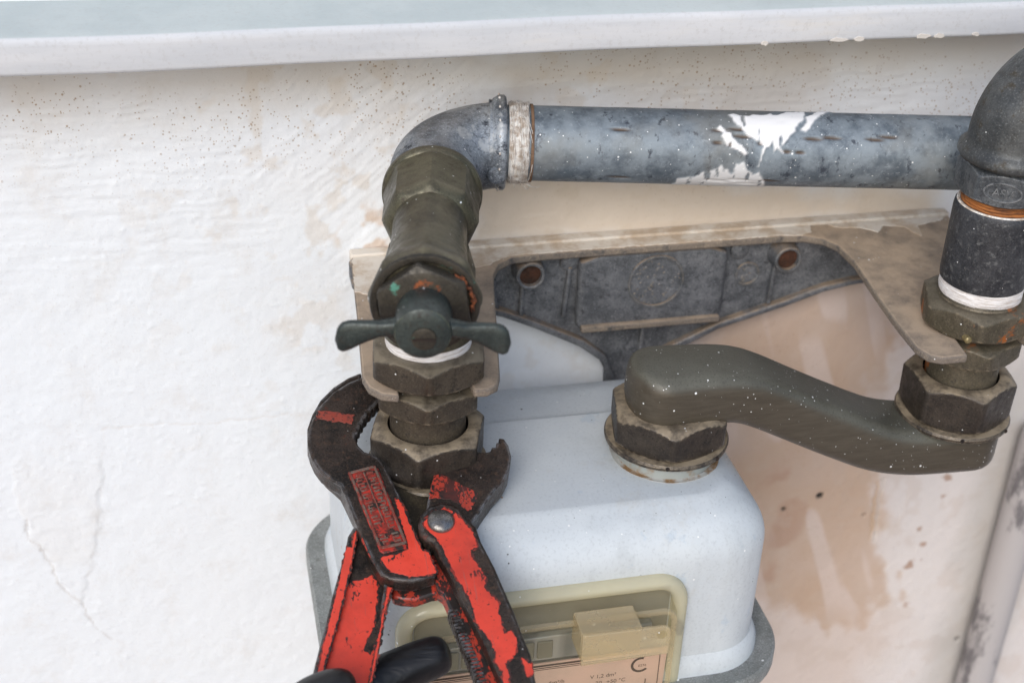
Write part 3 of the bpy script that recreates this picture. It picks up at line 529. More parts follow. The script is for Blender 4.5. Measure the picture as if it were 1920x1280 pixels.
V,Fc=lathe([(4.6,-71.8),(4.4,-72.9),(3.6,-73.2)],32,'y',(0.5,0,-1.0)); V2,F2=box(-3.6,4.6,-73.7,-73.0,-1.5,-.6)
obj('screw',V,Fc,M_gland,hnd); obj('screw_slot',V2,F2,M_dark,hnd)
V,Fc=lathe([(17.2,-50.5),(17.9,-49),(18.0,-46),(17.7,-42.5),(17,-40)],72,wob=.12); obj('thread_tape',V,Fc,M_tape,valve)

# ------------------------------------------------------------------ elbow beside the valve
vd=Vector((math.sin(-YAW),math.cos(YAW),0)); pd=Vector((ax.x,ax.y,0)).normalized()
A0=Vector((0,-110,VZ+1)); B0=Vector((p0.x,p0.y,63.0))
dx=B0-A0; den=vd.x*pd.y-vd.y*pd.x; tt=(dx.x*pd.y-dx.y*pd.x)/den; corner=A0+vd*tt; corner.z=(VZ+64)/2
eb=thing('pipe_elbow','blue-grey galvanised elbow against the wall between valve and pipe','elbow',tuple(corner))
RB=27; path=[]; e0=(B0-Vector((corner.x,corner.y,63))).length-9
for d in np.linspace(e0,RB,10): path.append((pd*d,d-e0))
for i in range(1,20):
    a=i/20*math.pi/2; c=pd*RB-vd*RB; path.append((c-pd*RB*math.sin(a)+vd*RB*math.cos(a),None))
for d in np.linspace(RB,tt-47,6): path.append((-vd*d,d))
def esec(i):
    p,k=path[i]; r=19.2
    n=len(path)
    if i<6:
        r=[20.4,21.3,21.3,20.6,19.6,19.3][i]
    return circ(r,64)
zz=[0]*len(path); pts=[]
for i,(p,k) in enumerate(path): pts.append(Vector(p)+Vector((0,0,(64-corner.z)*(1-i/(len(path)-1))+(VZ-corner.z)*(i/(len(path)-1)))))
e_off=[0,.9,3.2,4.2,6.0,7.5]
for i in range(6): pts[i]=pts[0]-pd*e_off[i]
V,Fc=sweep(pts,esec,(0,0,1)); obj('body',V,Fc,M_elbl,eb,ang=50)
q=pts[2]
VF=[]
for k in range(18):
    a=RAD(-150+k*20); c=q+Vector((0,0,1))*21.3*math.sin(a)+pd.cross(Vector((0,0,1)))*21.3*math.cos(a)
    VF.append(lathe([(.1,-.45),(.55,-.3),(.7,0),(.55,.3),(.1,.45)],8,'x',tuple(c)))
o=obj('bead_dots',*join(*VF),M_hemp,eb); o['kind']='stuff'
bd=-pd.cross(vd); bp=pts[9]+Vector((pd.y,-pd.x,0))*18.5+Vector((0,0,-6)); 
V,Fc=lathe([(4.2,-3),(4.2,1.2),(3.6,2.0),(.5,2.2)],24,'y',tuple(bp)); V=[(x,2*bp.y-y,z) for x,y,z in V]; obj('casting_boss',V,Fc,M_elbl,eb)

# ------------------------------------------------------------------ wall bracket
br=thing('meter_bracket','dusty cast alloy wall bracket with two forked arms holding the unions','bracket',(120,0,0))
o_=lambda L:[(x-120,y) for x,y in L]
plate=[(-19.5,-6),(-23.5,-60),(-28,-112),(-26.5,-120),(-22,-126),(-15,-128.5),(-14,-110),(-10,-99),(0,-95),(10,-99),(14,-110),(15.5,-129.5),(21,-130),(26,-127),(28.5,-120),(36.5,-76),(42.5,-42),(44.5,-33),(48.5,-24),(56,-18.2),(70,-16.8),(130,-16.5),(196,-16.5),(207,-17.6),(215,-22),(219.5,-30),(220.5,-47),(217,-78),(214.5,-104),(213.5,-128),(216,-135),(221,-138),(233,-138),(236,-112),(240,-100),(250,-95),(260,-100),(264,-112),(266,-136),(276,-134),(280,-124),(284,-60),(292,-6)]
plate=o_(plate)
V,Fc=slab(plate,-4,0); obj('shelf_plate',V,Fc,M_plate,br,bev=1.0,ang=40)
V,Fc=slab([(-139.5,-4),(172,-4),(172,1.6),(-139.5,1.6)],0,7,'w'); obj('back_flange',V,Fc,M_smear,br,bev=.8)
for k,pl in enumerate(([(-19,-7),(-21.5,-40),(-16,-44),(-8,-38),(6,-42),(16,-33),(26,-36),(34,-26),(44,-24),(52,-17.6),(62,-15.8),(110,-15.6),(150,-15.5),(195,-15.6),(206,-16.6),(212,-14),(214,-7)],[(224,-7),(226,-11),(240,-14),(246,-20),(252,-13),(262,-16),(266,-28),(270,-15),(284,-12),(290,-7)])):
    V,Fc=slab(jag(o_(pl),1.5,.5,k+40),-.2,.35); obj('paint_smear',V,Fc,(M_smear,M_smear,M_dirt)[k],br,bev=.15)
web=o_([(-20,-4.2),(-20,-14),(10,-22),(54,-36),(71,-44),(95,-57),(106,-66),(112,-78),(113,-95),(128,-95),(130,-80),(137,-70),(170,-54),(205,-44),(226,-37),(240,-34.5),(254,-33),(257,-30),(257,-14),(270,-4.2)])
V,Fc=slab(web,0,8,'w'); wb=obj('web',V,Fc,M_web,br,bev=1.2,ang=40)
rim=o_([(-20,-14),(10,-22),(54,-36),(71,-44),(95,-57),(106,-66),(112,-78),(115.5,-78),(109.5,-64),(97,-53.5),(72,-40.5),(55,-32.5),(10,-18.6),(-20,-10.5)])
V,Fc=slab(rim,7,13,'w'); obj('rim_rib',V,Fc,M_web,wb,bev=1)
rim2=o_([(130,-80),(137,-70),(170,-54),(205,-44),(226,-37),(240,-34.5),(254,-33),(254,-30),(240,-31),(225,-33.5),(204,-40.5),(169,-50.5),(134,-66.5),(126.5,-80)])
V,Fc=slab(rim2,7,12,'w'); obj('rim_rib',V,Fc,M_web,wb,bev=1)
pan=smooth_poly([(x-120,z) for x,z in [(92,-4.4),(92,-20),(92,-40),(92.6,-45.6),(98,-47),(130,-47),(160,-47),(167,-46.4),(169.4,-42),(169.4,-20),(169.4,-4.4),(130,-4.4)]],1)
V,Fc=slab(pan,7.5,14,'w'); obj('raised_panel',V,Fc,M_web,wb,bev=2.4,seg=3)
def ringw(x,z,r,tk,n0,n1,name,mat,par):
    V,Fc=lathe([(r-tk,n0),(r-tk*.7,n1),(r,n1+.2),(r+tk*.7,n1),(r+tk,n0)],48,'y',(x-120,0,z),False,False)
    V=[(a,-b,c) for a,b,c in V]; return obj(name,V,Fc,mat,par)
V,Fc=slab([(x-120,z) for x,z in [(94,-46.6),(167.5,-46.6),(167.5,-43.2),(94,-43.2)]],13.4,17.2,'w'); obj('panel_ledge',V,Fc,M_plate,wb,bev=.9)
ringw(132,-21.5,14,.8,14,14.9,'cast_ring',M_web,wb); ringw(183,-24.5,6,.7,8,8.8,'cast_ring',M_web,wb)
rnd=random.Random(3); VF=[]
for k in range(60):
    a=rnd.uniform(0,6.28); q=13*math.sqrt(rnd.random()); VF.append(lathe([(.2,-.3),(.7,0),(.2,.5)],6,'y',(132-120+q*math.cos(a),-14.0,-21.5+q*math.sin(a)),wob=.2,sd=k))
for k in range(16):
    a=rnd.uniform(0,6.28); q=5*math.sqrt(rnd.random()); VF.append(lathe([(.2,-.3),(.7,0),(.2,.5)],6,'y',(183-120+q*math.cos(a),-8.0,-24.5+q*math.sin(a)),wob=.2,sd=k))
o=obj('casting_grain',*join(*VF),M_web,wb); o['kind']='stuff'
for x,z in ((66.5,-11.5),(200.5,-13.5)):
    t=obj('screw_tube',*[*(lambda v,f:([(a,-b,c) for a,b,c in v],f))(*lathe([(8.5,6),(7.6,10),(7.2,17),(6.6,17.6),(5.6,17.2),(5.3,15),(5.3,9)],40,'y',(x-120,0,z),False,False))],M_web,wb)
    V,Fc=lathe([(5.5,15.2),(.5,15.0)],24,'y',(x-120,0,z)); V=[(a,-b,c) for a,b,c in V]; obj('rusty_bore',V,Fc,M_bore,wb)
V,Fc=lathe([(5.2,6),(4.8,9.4),(3.4,10.2),(.4,10.6)],28,'y',(88-120,0,-9.5)); V=[(a,-b,c) for a,b,c in V]; obj('boss',V,Fc,M_web,wb)
V,Fc=lathe([(5.2,6),(4.8,9.4),(3.4,10.2),(.4,10.6)],28,'y',(177-120,0,-10)); V=[(a,-b,c) for a,b,c in V]; obj('boss',V,Fc,M_web,wb)
for (x0_,z0_,x1_,z1_) in ((64.5,-17,64,-38),(197,-19,196,-42),(129,-48,128,-70),(47,-14,52,-33),(88,-12,86,-40)):
    dxn=1.1; V,Fc=slab([(x0_-dxn-120,z0_),(x0_+dxn-120,z0_),(x1_+dxn-120,z1_),(x1_-dxn-120,z1_)],7,11,'w'); obj('rib',V,Fc,M_web,wb,bev=.6)

# ------------------------------------------------------------------ bracket unions
def union(x,label,mat,rot,rot2,group):
    u=thing('bracket_union',label,'union',(x,-110,0),group=group)
    obj('upper_hexagon',*nut(22.8,.4,13.5,17,RAD(rot),6,26,3.0),mat,u)
    obj('lower_hexagon',*nut(20.6,-15,-4.3,None,RAD(rot2),6,26,2.4),mat,u)
    obj('neck',*lathe([(17.5,-14),(17.2,-16),(16.3,-17.2),(16.3,-40)],72),mat,u)
    obj('thread_stub',*lathe([(17.6,12),(17.9,13.6),(17.2,14.8),(16.6,16),(16.6,24)],72),mat,u)
    return u
uL=union(0,'brown brass union under the valve, seated in the left bracket fork',M_union,51,50,'unions held by the bracket')
uR=union(250,'rust-stained brass union below the dark coupling, seated in the right bracket fork',M_unionr,38,54,'unions held by the bracket')
V,Fc=lathe([(16.6,14.8),(17.8,15.6),(18.3,18),(18.2,21),(17.5,23)],72,wob=.12,sd=4); obj('thread_tape',V,Fc,M_tape,uR)
VF=[]
for k in range(70):
    a0=random.uniform(0,6.28); z0=random.uniform(15.4,22.4); da=random.uniform(.5,1.5); dz=random.uniform(-1.4,1.4)
    VF.append(tube([((18.25)*math.cos(a0+da*t),(18.25)*math.sin(a0+da*t),z0+dz*t) for t in [i/8 for i in range(9)]],random.uniform(.06,.13),4))
o=obj('tape_threads',*join(*VF),M_tape,uR); o['kind']='stuff'
V,Fc=lathe([(1.6,-1.5),(1.7,1.6),(1.2,2.2),(.2,2.4)],16,'y',(-14,-19.6,3.2)); V=[(x,-39.2-y,z) for x,y,z in V]; 
M_pin=metal('brass_pin',(.2,.16,.08),(.3,.24,.12),None,80,.4,.5,.2,400); obj('locking_pin',V,Fc,M_pin,uR)

# ------------------------------------------------------------------ right riser: coupling, nipple, elbow
cp=thing('pipe_coupling','dark steel pipe coupling with white sealing at its lower end','coupling',(250,-110,21.5))
obj('sleeve',*lathe([(16.5,1.2),(17.8,0),(18.7,.8),(18.9,3),(18.9,34),(18.6,36.6),(17.8,37.6),(16.2,37.8),(15.8,36)],96,wob=.07,sd=2),M_coup,cp)
obj('worn_lip',*lathe([(16.2,37.6),(17.6,38.0),(18.1,37.4)],72,cap0=False,cap1=False),M_hemp,cp)
nip=thing('hexagon_nipple','grey iron hexagon nipple with oval cast mark and rusty hemp below','nipple',(250,-110,58))
obj('thread',*lathe([(15,-4),(15,30)],48),M_nip,nip)
obj('rusty_hemp',*lathe([(16.4,1.0),(16.8,1.9),(16.3,2.5),(16.9,3.2),(16.4,3.9),(16.9,4.6),(16.0,5.6)],72,wob=.15,sd=8),M_rhemp,nip)
obj('hexagon',*nut(18.6,6.0,20.5,15.2,RAD(57),6,60,2.2),M_nip,nip)
obj('upper_hemp',*lathe([(17.0,20.4),(17.5,22),(16.8,24),(17.2,26)],72,wob=.15,sd=9),M_hemp,nip)
obj('hemp_strand',*tube([(6,-16.9,4),(7,-17.6,2.5),(7.5,-19,0.5),(6,-20,-2.5),(3.5,-20.4,-5.5)],.17,5),M_bhemp,nip)
fa=RAD(78+180-0); 
fk=[RAD(57+60*k) for k in range(6)]; fdir=min(fk,key=lambda a:abs(((a-RAD(237)+math.pi)%(2*math.pi))-math.pi))
fn=Vector((math.cos(fdir),math.sin(fdir),0)); ft=Vector((-fn.y,fn.x,0))
L=[]
ctr=fn*18.6+Vector((0,0,13.2))
def oval(a,b,off): return [tuple(ctr+ft*(a*math.cos(2*math.pi*j/48))+Vector((0,0,1))*(b*math.sin(2*math.pi*j/48))+fn*off) for j in range(48)]
V,Fc=rings([oval(8.2,4.6,-.3),oval(8.0,4.4,.6),oval(7.4,3.8,.6),oval(7.1,3.6,-.1)],True,False,False); obj('mark_ring',V,Fc,M_nip,nip,ang=60)
tx=text('cast_letters','ASV',5.2,tuple(ctr-Vector((0,0,1.9))+fn*.1),(math.pi/2,0,math.atan2(ft.y,ft.x)),M_nip,nip,.55,'CENTER',.95)
el=thing('large_elbow','large weathered iron elbow at the upper right, bending to the right','elbow',(250,-110,82))
pth=[Vector((0,0,z)) for z in (-2.5,-1.8,0,2.4,4.2,5.4,7)]; rr_=[18,21.2,22.4,22.0,20.2,19.4,19.2]
bdv=Vector((1,.10,0)).normalized()
for i in range(1,25):
    a=i/24*math.pi/2; pth.append(Vector((0,0,7))+bdv*26*(1-math.cos(a))+Vector((0,0,26*math.sin(a)))); rr_.append(19.2)
for d,r_ in ((6,19.2),(9,19.6),(11,21.8),(15,22.4),(18,21.4),(18.2,18)): pth.append(Vector((0,0,33))+bdv*(26+d)); rr_.append(r_)
sv=Vector((-bdv.y,bdv.x,0))
def esr(i):
    out=[]
    for j in range(72):
        t=2*math.pi*j/72; r=rr_[i]+(.45*math.exp(-((((t-math.pi*1.5+.0+math.pi)%(2*math.pi))-math.pi)/.07)**2) if i>5 else 0)+(.45*math.exp(-((((t-math.pi*.5+math.pi)%(2*math.pi))-math.pi)/.07)**2) if i>5 else 0)
        out.append((r*math.cos(t),r*math.sin(t)))
    return out
V,Fc=sweep(pth,esr,tuple(sv)); obj('body',V,Fc,M_elbr,el,ang=50)
V,Fc=lathe([(16.9,11+33-44),(16.9,90)],48,'x',(44,0,33)); obj('outgoing_pipe',V,Fc,M_galv,el)

# ------------------------------------------------------------------ gas meter
mt=thing('gas_meter','pale blue-grey domestic gas meter with yellowed window hanging below the bracket','meter',(54,-102,-225))
def mp(L,dz=225): return [(x-54,y+102,z+dz) for x,y,z in L]
HW,HD,CY=92,68.5,-96.5
NC=14
def zt(x,y):
    z=0.
    s=float(sst((y+73)/2.0)); z-=2.0*s
    if y>-72: z-=(y+72)*.06
    d=math.hypot(x-min(max(x,0),108.5),y+110); z+=1.5*float(sst((40-d)/6))*float(sst((-72-y)/3))
    return z
L=[]
for z in (-140,-120,-100,-84): L.append([(x+54,y+CY,z) for x,y in rrect(HW,HD,24,NC)])
RT=21
for i in range(0,13):
    a=i/12*math.pi/2; ins=RT*(1-math.cos(a)); z=-56.5-RT+RT*math.sin(a); wgt=math.sin(a)**2
    L.append([(x+54,y+CY,z+wgt*zt(x+54,y+CY)) for x,y in rrect(HW-ins,HD-ins,max(24-ins*.6,5),NC)])
base=rrect(HW-RT,HD-RT,24-RT*.6,NC)
for i in range(1,46):
    k=1-i/46
    # shrink towards the middle line so the top stays a clean grid
    L.append([(x*k+54,y*k+CY,-56.5+zt(x*k+54,y*k+CY)) for x,y in base])
V,Fc=rings([mp(r) for r in L],True,False,True); obj('upper_case',V,Fc,M_meter,mt,ang=60)
V,Fc=rings([mp([(x+54,y+CY,z) for x,y in rrect(HW-i_,HD-i_,24,NC)]) for z,i_ in ((-145,0),(-210,0),(-220,4),(-225,14))]); obj('lower_case',V,Fc,M_meter,mt,ang=60)
fl=[(-.5,-133),(.8,-137.5),(4,-139),(8,-138.2),(11.5,-137.5),(12.6,-139),(12.6,-145.5),(11.6,-147),(-1,-147)]
V,Fc=rings([mp([(x+54,y+CY,z) for x,y in rrect(HW+o2,HD+o2,24+o2,NC)]) for o2,z in fl],True,False,False); obj('seam_flange',V,Fc,M_flange,mt,ang=40)
V,Fc=rings([mp([(x+54,y+CY,z) for x,y in rrect(HW+o2,HD+o2,24+o2,NC)]) for o2,z in ((-.6,-128),(1.6,-131),(3.2,-135),(3.4,-139.5),(-1,-139.5))],True,False,False); obj('shoulder',V,Fc,M_meter,mt,ang=50)
for i,xx in enumerate((0,108.5)):
    V,Fc=lathe([(25.5,-58),(23.6,-56.6),(22.4,-55.2),(22.3,-49.0),(21.5,-48)],72,o=(xx,-110,0)); obj('connection_boss',mp(V),Fc,M_boss if i else M_grease,mt)
V,Fc=lathe([(22.3,-54.6),(23.3,-55.0),(24.6,-54.8),(25.1,-55.6)],72,o=(108.5,-110,0),cap0=False,cap1=False,wob=.25,sd=5); obj('rust_line',mp(V),Fc,M_rustl,mt)
# window cover on the front face
FY=-165.0; wx0,wx1,wz1,wz0=-23,104.5,-78.5,-160; wcx,wcz=(wx0+wx1)/2,(wz0+wz1)/2; whw,whh=(wx1-wx0)/2,(wz1-wz0)/2
def wr_(ins,y,r): return mp([(x+wcx,y,z+wcz) for x,z in rrect(whw-ins,whh-ins,max(r-ins,2),8)])
V,Fc=rings([wr_(0,FY+.2,15),wr_(0,FY-1.6,15),wr_(.5,FY-3.2,15),wr_(1.6,FY-4.4,15),wr_(3.2,FY-5.0,15),wr_(4.8,FY-4.7,15),wr_(6.2,FY-3.6,15),wr_(7.0,FY-2.2,15),wr_(7.2,FY+.2,15)],True,False,False); obj('window_rim',V,Fc,M_pl2,mt,ang=80)
cv=obj('window_cover',*rings([wr_(7.3,FY-2.4,15),wr_(7.6,FY-10,15),wr_(8.6,FY-12.4,15),wr_(11,FY-13.4,15)],True,False,True),M_pl,mt,ang=40)
V,Fc=slab([(wx0+9,wz0+9),(wx1-9,wz0+9),(wx1-8,-116.4),(wx0+8,-116.4)],-FY+4.6,-FY+5.2,'w'); lb=obj('index_label',mp(V),Fc,M_label,mt)
V,Fc=slab([(wx0+8,-115.5),(wx1-8,-115.5),(wx1-8,-86),(wx0+8,-86)],-FY+.2,-FY+.8,'w'); obj('back_panel',mp(V),Fc,M_panel,mt)
V,Fc=slab([(wx0+12,-115.4),(wx1-16,-115.4),(wx1-16,-102),(wx0+12,-102)],-FY+.9,-FY+4.6,'w'); obj('drum_housing',mp(V),Fc,M_drum,mt,bev=.6)
V,Fc=rings([wr_(8.6,FY-12.4,15),wr_(8.9,FY-13.9,15),wr_(10.2,FY-14.2,15),wr_(11.2,FY-13.5,15)],True,False,False); obj('cover_edge',V,Fc,M_pl3,mt,ang=60)
for k in range(7):
    V,Fc=box(-12+k*8.2,-5+k*8.2,FY-5.6,FY-4.4,-113.5,-104); obj('number_wheel',mp(V),Fc,M_panel,mt,bev=1)
for (a,b,c,d) in ((wx0+10,wx1-11,-119.4,-119.0),(wx0+10,58,-118.4,-117.4),(wx0+10,wx1-13,-120.3,-120.05),(wx1-11.4,wx1-11,-150,-119.4)):
    V,Fc=slab([(a,c),(b,c),(b,d),(a,d)],-FY+5.25,-FY+5.35,'w'); obj('printed_line',mp(V),Fc,M_ink,mt)
ty=FY-5.4; 
def tl(s,size,x,z,**k): return text('label_text',s,size,(x-54,ty+102,z+225),(math.pi/2,0,0),M_ink,mt,**k)
tl('V 1,2 dm³',3.0,61.9,-129.4); tl('-20...+50 °C',3.0,63.6,-133.4); tl('6m³/h',3.0,43.3,-129.4); tl('E276',1.9,83.6,-126.0); tl('L',5,87,-137)
Vc=[];Fc=[]
cp_=[(a,4.4,3.2) for a in np.linspace(RAD(70),RAD(318),26)]
for a,ro,ri in cp_: Vc+=[(84.6+ro*math.cos(a),ty,-124.8+ro*math.sin(a)),(84.6+ri*math.cos(a),ty,-124.8+ri*math.sin(a))]
Fc=[(2*i,2*i+1,2*i+3,2*i+2) for i in range(25)]; obj('label_mark',mp(Vc),Fc,M_ink,mt)
V,Fc=box(50,76,-190.5,-176.5,-98,-83.5); obj('seal_block',mp(V),Fc,M_pl3,mt,bev=.6)
lug=[(50,-99.2),(88,-98.6),(88,-88)]+[(84.6+3.4*math.cos(t),-86.6+3.4*math.sin(t)) for t in (0,.5,1.0,1.57)]+[(50,-82.8)]
V,Fc=slab(lug,190.8,192.4,'w'); obj('seal_lug',mp(V),Fc,M_pl3,mt,bev=.4)
V,Fc=lathe([(2.0,192.3),(2.0,192.7),(1.3,192.6)],24,'y',(84,0,-87.2)); V=[(x,-y,z) for x,y,z in V]; obj('lug_hole',mp(V),Fc,M_pl,mt)
V,Fc=lathe([(3,167.5),(3,169.2),(.3,169.4)],20,'y',(101.5,0,-108)); V=[(101.5+(x-101.5)*.55,-y,-108+(z+108)*1.3) for x,y,z in V]; obj('cover_screw',mp(V),Fc,M_dark,mt)

# ------------------------------------------------------------------ union nuts on the meter and the riser
def unut(x,label,z0,z1,a,rot,hole,mat,rz,rr0,holes=True):
    u=thing('union_nut',label,'nut',(x,-110,rz),group='large hexagon union nuts')
    obj('hexagon',*nut(a,z0-rz,z1-rz,hole,RAD(rot),6,60,3.0),mat,u)
    obj('collar_ring',*lathe([(a*.9,z0-rz+.6),(rr0-.6,z0-rz+.2),(rr0,z0-rz-.8),(rr0-.2,z0-rz-2.2),(rr0-1.6,z0-rz-3.2),(a*.85,z0-rz-3.4)],90,cap0=False,cap1=False),mat,u)
    if holes:
        for dx_ in (-8,16): V,Fc=lathe([(.9,-.3),(.9,.3),(.2,.35)],12,'y',(dx_,0,z0-rz-.9)); yy=-math.sqrt(rr0**2-dx_**2); obj('wire_hole',[(p,q+yy-.0,r_) for p,q,r_ in V],Fc,M_dark,u)
    return u
unut(0,'brown hexagon union nut on the meter gripped by the red pliers',-46,-27,22.8,-19-90+30,17.0,M_nut,-50,26.2,False)
unut(108.5,'dark hexagon union nut on the meter under the rounded end of the swan neck pipe',-44.5,-28.5,24.2,-12-90+30,16,M_nut,-48,28)
unut(250,'brown hexagon union nut below the right bracket arm on the swan neck pipe',-47.5,-26.5,22.6,-2-90+30,17.1,M_nut,-51,26.6)
# ------------------------------------------------------------------ swan neck
nk=thing('swan_neck_pipe','speckled olive bronze S-shaped pipe joining meter and right riser','pipe',(180,-110,-40))
kp=[(88,-20.5),(108,-20.5),(126,-20.8),(138,-22.5),(149,-27),(165,-35.5),(182,-44.5),(198,-52.6),(208,-57),(218,-60),(230,-62),(250,-63),(274,-63.5)]
def cr(P,m):
    out=[]
    for i in range(len(P)-1):
        a=P[max(i-1,0)];b=P[i];c=P[i+1];d=P[min(i+2,len(P)-1)]
        for k in range(m):
            t=k/m; out.append(tuple(.5*(2*b[j]+(c[j]-a[j])*t+(2*a[j]-5*b[j]+4*c[j]-d[j])*t*t+(3*b[j]-a[j]-3*c[j]+d[j])*t**3) for j in range(2)))
    return out+[P[-1]]
cl=cr(kp,9); s_=[0]
for i in range(1,len(cl)): s_.append(s_[-1]+math.hypot(cl[i][0]-cl[i-1][0],cl[i][1]-cl[i-1][1]))
T=s_[-1]
ends=[.02,.25,.7,1.4,2.4,3.8,5.6,8,11,14.5]
ss=sorted(set(ends+[T-e for e in ends]+[x for x in s_ if 16<x<T-16]))
pp=[(np.interp(s,s_,[c[0] for c in cl]),np.interp(s,s_,[c[1] for c in cl])) for s in ss]
def nsec(i):
    d=min(ss[i],T-ss[i]); e=math.sqrt(max(0,1-(1-min(d/16,1))**2)); eh=math.sqrt(max(0,1-(1-min(d/5.5,1))**2))
    hw=max((18.2+1.0*math.exp(-(ss[i]/38)**2))*e,.3); hh=max((12.4+.8*math.exp(-(ss[i]/38)**2))*eh,.3); r=min(7.4,hw*.95,hh*.95)
    hw2=hw-1.0*math.exp(-((ss[i]-70)/40)**2)
    return [(a,b) for a,b in rrect(hw2,hh,min(r,hw2*.95),9)]
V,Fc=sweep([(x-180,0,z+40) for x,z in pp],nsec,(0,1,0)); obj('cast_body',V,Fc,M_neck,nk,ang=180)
obj('meter_spigot',*lathe([(15.5,0),(15.5,14)],48,o=(108.5-180,0,-5)),M_neck,nk)
obj('riser_spigot',*lathe([(18,-14),(17.8,-8.5),(16.5,-7)],64,o=(70,0,-5)),M_neck,nk)
dm_=[(0,2.6),(2.6,0),(0,-2.6),(-2.6,0)]; dmi=[(a*.62,b*.62) for a,b in dm_]
V=[];
for P_,yy in ((dm_,-16.8),(dm_,-17.75),(dmi,-17.75),(dmi,-16.8)): V+=[(a+8.5,yy,b-12.5) for a,b in P_]
Fc=[(i*4+j,i*4+(j+1)%4,(i+1)*4+(j+1)%4,(i+1)*4+j) for i in range(3) for j in range(4)]; obj('diamond_mark',V,Fc,M_neck,nk,ang=20)

# ------------------------------------------------------------------ pliers (own plane, gripping the left nut)
TILT=RAD(18)
tl_=thing('pipe_pliers','worn red and black pipe pliers gripping the union nut on the meter','pliers',(0,-110,-36),(TILT,0,0))
def tp(name,poly,n0,n1,mat,par=tl_,bev=1.0,label=None): 
    V,Fc=slab(poly,n0,n1); return obj(name,V,Fc,mat,par,bev=bev,ang=40,label=label)
def grow(poly,d,rnd):
    A=sum(p[0]*q[1]-q[0]*p[1] for p,q in zip(poly,poly[1:]+poly[:1])); s=1 if A>0 else -1; out=[]
    for i,p in enumerate(poly):
        a=poly[i-1]; c=poly[(i+1)%len(poly)]; tx,ty_=c[0]-a[0],c[1]-a[1]; L_=math.hypot(tx,ty_)+1e-6; k=d*rnd.uniform(.1,1.2); out.append((p[0]+s*ty_/L_*k,p[1]-s*tx/L_*k))
    return out
def paint(poly,n,par,mat=None,seed=1,amp=.32):
    if (mat or M_red) is M_red:
        V,Fc=slab(grow(jag(poly,1.0,.2,seed+50),.95,random.Random(seed)),n-.3,n+.06); obj('primer_layer',V,Fc,M_prim,par)
    V,Fc=slab(jag(poly,.9,amp,seed),n-.3,n+.16); return obj('paint_layer',V,Fc,mat or M_red,par,bev=.08)
hk=tp('hooked_jaw',HOOK,-2,6,M_black,bev=1.5,label='black hooked jaw with red shank')
tp('lower_cheek',HOOK_UNDER,-10,-3.2,M_black,hk,1.2)
paint(HOOK_RED,6,hk,M_red,2); paint(HOOK_STRIP,6,hk,M_reds,3,.45); paint(HOOK_EDGE_RED,5.6,hk,M_redw,4,.15)
pl_=tp('embossed_plate',PLATE,5.5,6.5,M_emb,hk,.35)
# relief on the plate: frame and worn, unreadable blocks
pa,pb,pc_,pd_=[Vector(PLATE[i]) for i in (0,1,3,6)]
def PQ(s,t): return pa.lerp(pb,s).lerp(pd_.lerp(pc_,s),t)
VF=[]; rnd=random.Random(11)
def quad(s0,s1,t0,t1,n0,n1): return slab([tuple(PQ(s0,t0)),tuple(PQ(s1,t0)),tuple(PQ(s1,t1)),tuple(PQ(s0,t1))],n0,n1)
for a in ((.02,.1,.02,.98),(.9,.98,.02,.98),(.1,.9,.01,.04),(.1,.9,.96,.99),(.49,.53,.06,.7)): VF.append(quad(*a,6.3,7.0))
for c0,c1 in ((.15,.44),(.58,.86)):
    t=.07
    while t<.93:
        dt=rnd.uniform(.012,.022)
        if rnd.random()<.8: 
            a=c0+rnd.uniform(0,.06); b=c1-rnd.uniform(0,.06); VF.append(quad(a,b,t,t+dt,6.3,6.9))
            if rnd.random()<.6: k_=rnd.choice((a,b-.05,(a+b)/2)); VF.append(quad(k_,k_+.05,t,t+dt*2.4,6.3,6.88))
        t+=dt+rnd.uniform(.012,.03)
o=obj('worn_relief',*join(*VF),M_embr,pl_,bev=.15); o['kind']='stuff'
jw=tp('toothed_jaw',JAW,-8,5,M_black,bev=1.0,label='black toothed jaw with worn red root'); paint(JAW_RED,5,jw,M_redw,5)
tp('jaw_carrier',CARRIER,-9,-2.5,M_grease)
rk=tp('rack_bar',RACK,-8,0,M_redw,bev=.8)
for k in range(26):
    t=k/25; a=Vector(RACK[8]).lerp(Vector(RACK[6]),t); 
    V,Fc=slab([(a.x-1.2,a.y-.45),(a.x+2.4,a.y-.45),(a.x+2.4,a.y+.45),(a.x-1.2,a.y+.45)],-6.5,.45); obj('rack_tooth',V,Fc,M_black,rk)
tp('yoke',YOKE,-10,-4,M_redw,bev=1.0)
hr=tp('right_handle',HANDLE_R,.6,10,M_black,bev=1.6,label='red handle with long black worn edge'); paint(HANDLE_R_RED,10,hr,M_red,6,.4); paint(HANDLE_R_RED2,10,hr,M_red,7,.4)
px_,py_=PIVOT[0]; V,Fc=lathe([(5.6,9.8),(5.5,10.8),(4.8,11.7),(3.4,12.4),(1.6,12.8),(.2,12.9)],40,o=(px_,py_,0)); obj('pivot_rivet',V,Fc,M_steel,hr)
hl=tp('left_handle',HANDLE_L,-9,-2,M_black,bev=1.2,label='red channel-shaped handle'); paint(HANDLE_L_RED,-2,hl,M_red,8,.4)
a=tp('channel_rim',RIM_L,-3,1,M_black,hl,.8); paint(RIM_L_RED,1,hl,M_red,9,.25)
a=tp('channel_rim',RIM_R,-3,1,M_black,hl,.8); paint(RIM_R_RED,1,hl,M_red,10,.25)

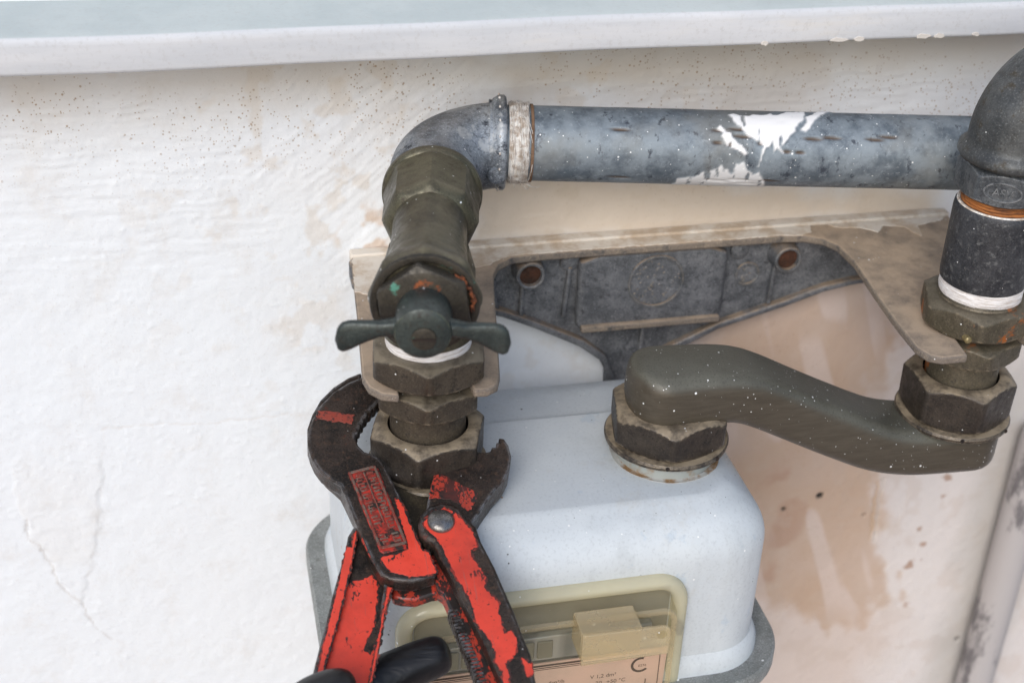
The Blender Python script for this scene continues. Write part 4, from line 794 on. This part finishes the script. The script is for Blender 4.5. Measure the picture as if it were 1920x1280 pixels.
# ------------------------------------------------------------------ gloved hand on the left handle
V=[];E=[];RR=[]
def add(p,r,par=None):
    V.append(tuple(c*MM for c in p)); RR.append(r*MM)
    if par is not None: E.append((par,len(V)-1))
    return len(V)-1
palm=add((-70,-140,-12),19); k1=add((-66,-122,-15),15,palm); wr1=add((-84,-182,-18),21,palm); wr2=add((-98,-225,-24),24,wr1); wr3=add((-120,-285,-34),29,wr2)
i0=add((-58,-109,-20),10.5,k1); i1=add((-44,-102,-21),9.8,i0); i2=add((-29,-97.5,-20.5),9.6,i1); i3=add((-14,-93.5,-19),9.2,i2); i4=add((-4,-92.5,-17.5),8.4,i3)
for k,(dy,ln) in enumerate(((-19,6),(-38,2),(-55,-6))):
    m0=add((-60-k*2,-112+dy,-21),10,palm); m1=add((-44,-107+dy,-22),9.5,m0); m2=add((-28+ln*.3,-103+dy,-20),9,m1); m3=add((-16+ln*.6,-102+dy,-12),8.5,m2); m4=add((-14+ln,-103+dy,-2),7.8,m3)
t0=add((-76,-128,2),13,palm); t1=add((-66,-121,9),10.5,t0); t2=add((-55,-118,11.5),9.6,t1); t3=add((-45,-118.5,11),8.8,t2)
me=bpy.data.meshes.new('gloved_hand'); me.from_pydata(V,E,[]); me.materials.append(M_glove)
hd=bpy.data.objects.new('gloved_hand',me); COL.objects.link(hd); hd.location=(0,-.11,-.036); hd.rotation_euler=(TILT,0,0)
sm=hd.modifiers.new('skin','SKIN'); sm.use_smooth_shade=True; sm.branch_smoothing=.6
for i,q in enumerate(me.skin_vertices[0].data): q.radius=(RR[i],RR[i]); q.use_root=(i==0)
ss_=hd.modifiers.new('sub','SUBSURF'); ss_.levels=2; ss_.render_levels=3
tag(hd,'hand in a black rubber glove holding the red plier handle','hand')

# ------------------------------------------------------------------ downpipe at the right
dp=thing('downpipe','pale painted vertical pipe against the wall at the lower right','pipe',(377,-14,-420))
obj('tube',*lathe([(11.2,-530),(11.2,0),(11.2,270),(10.8,278),(9.6,280)],64,wob=.1),M_down,dp)
obj('socket',*lathe([(11,-60),(13.5,-58),(13.8,-20),(13.5,-18),(11,-16)],64),M_down,dp)
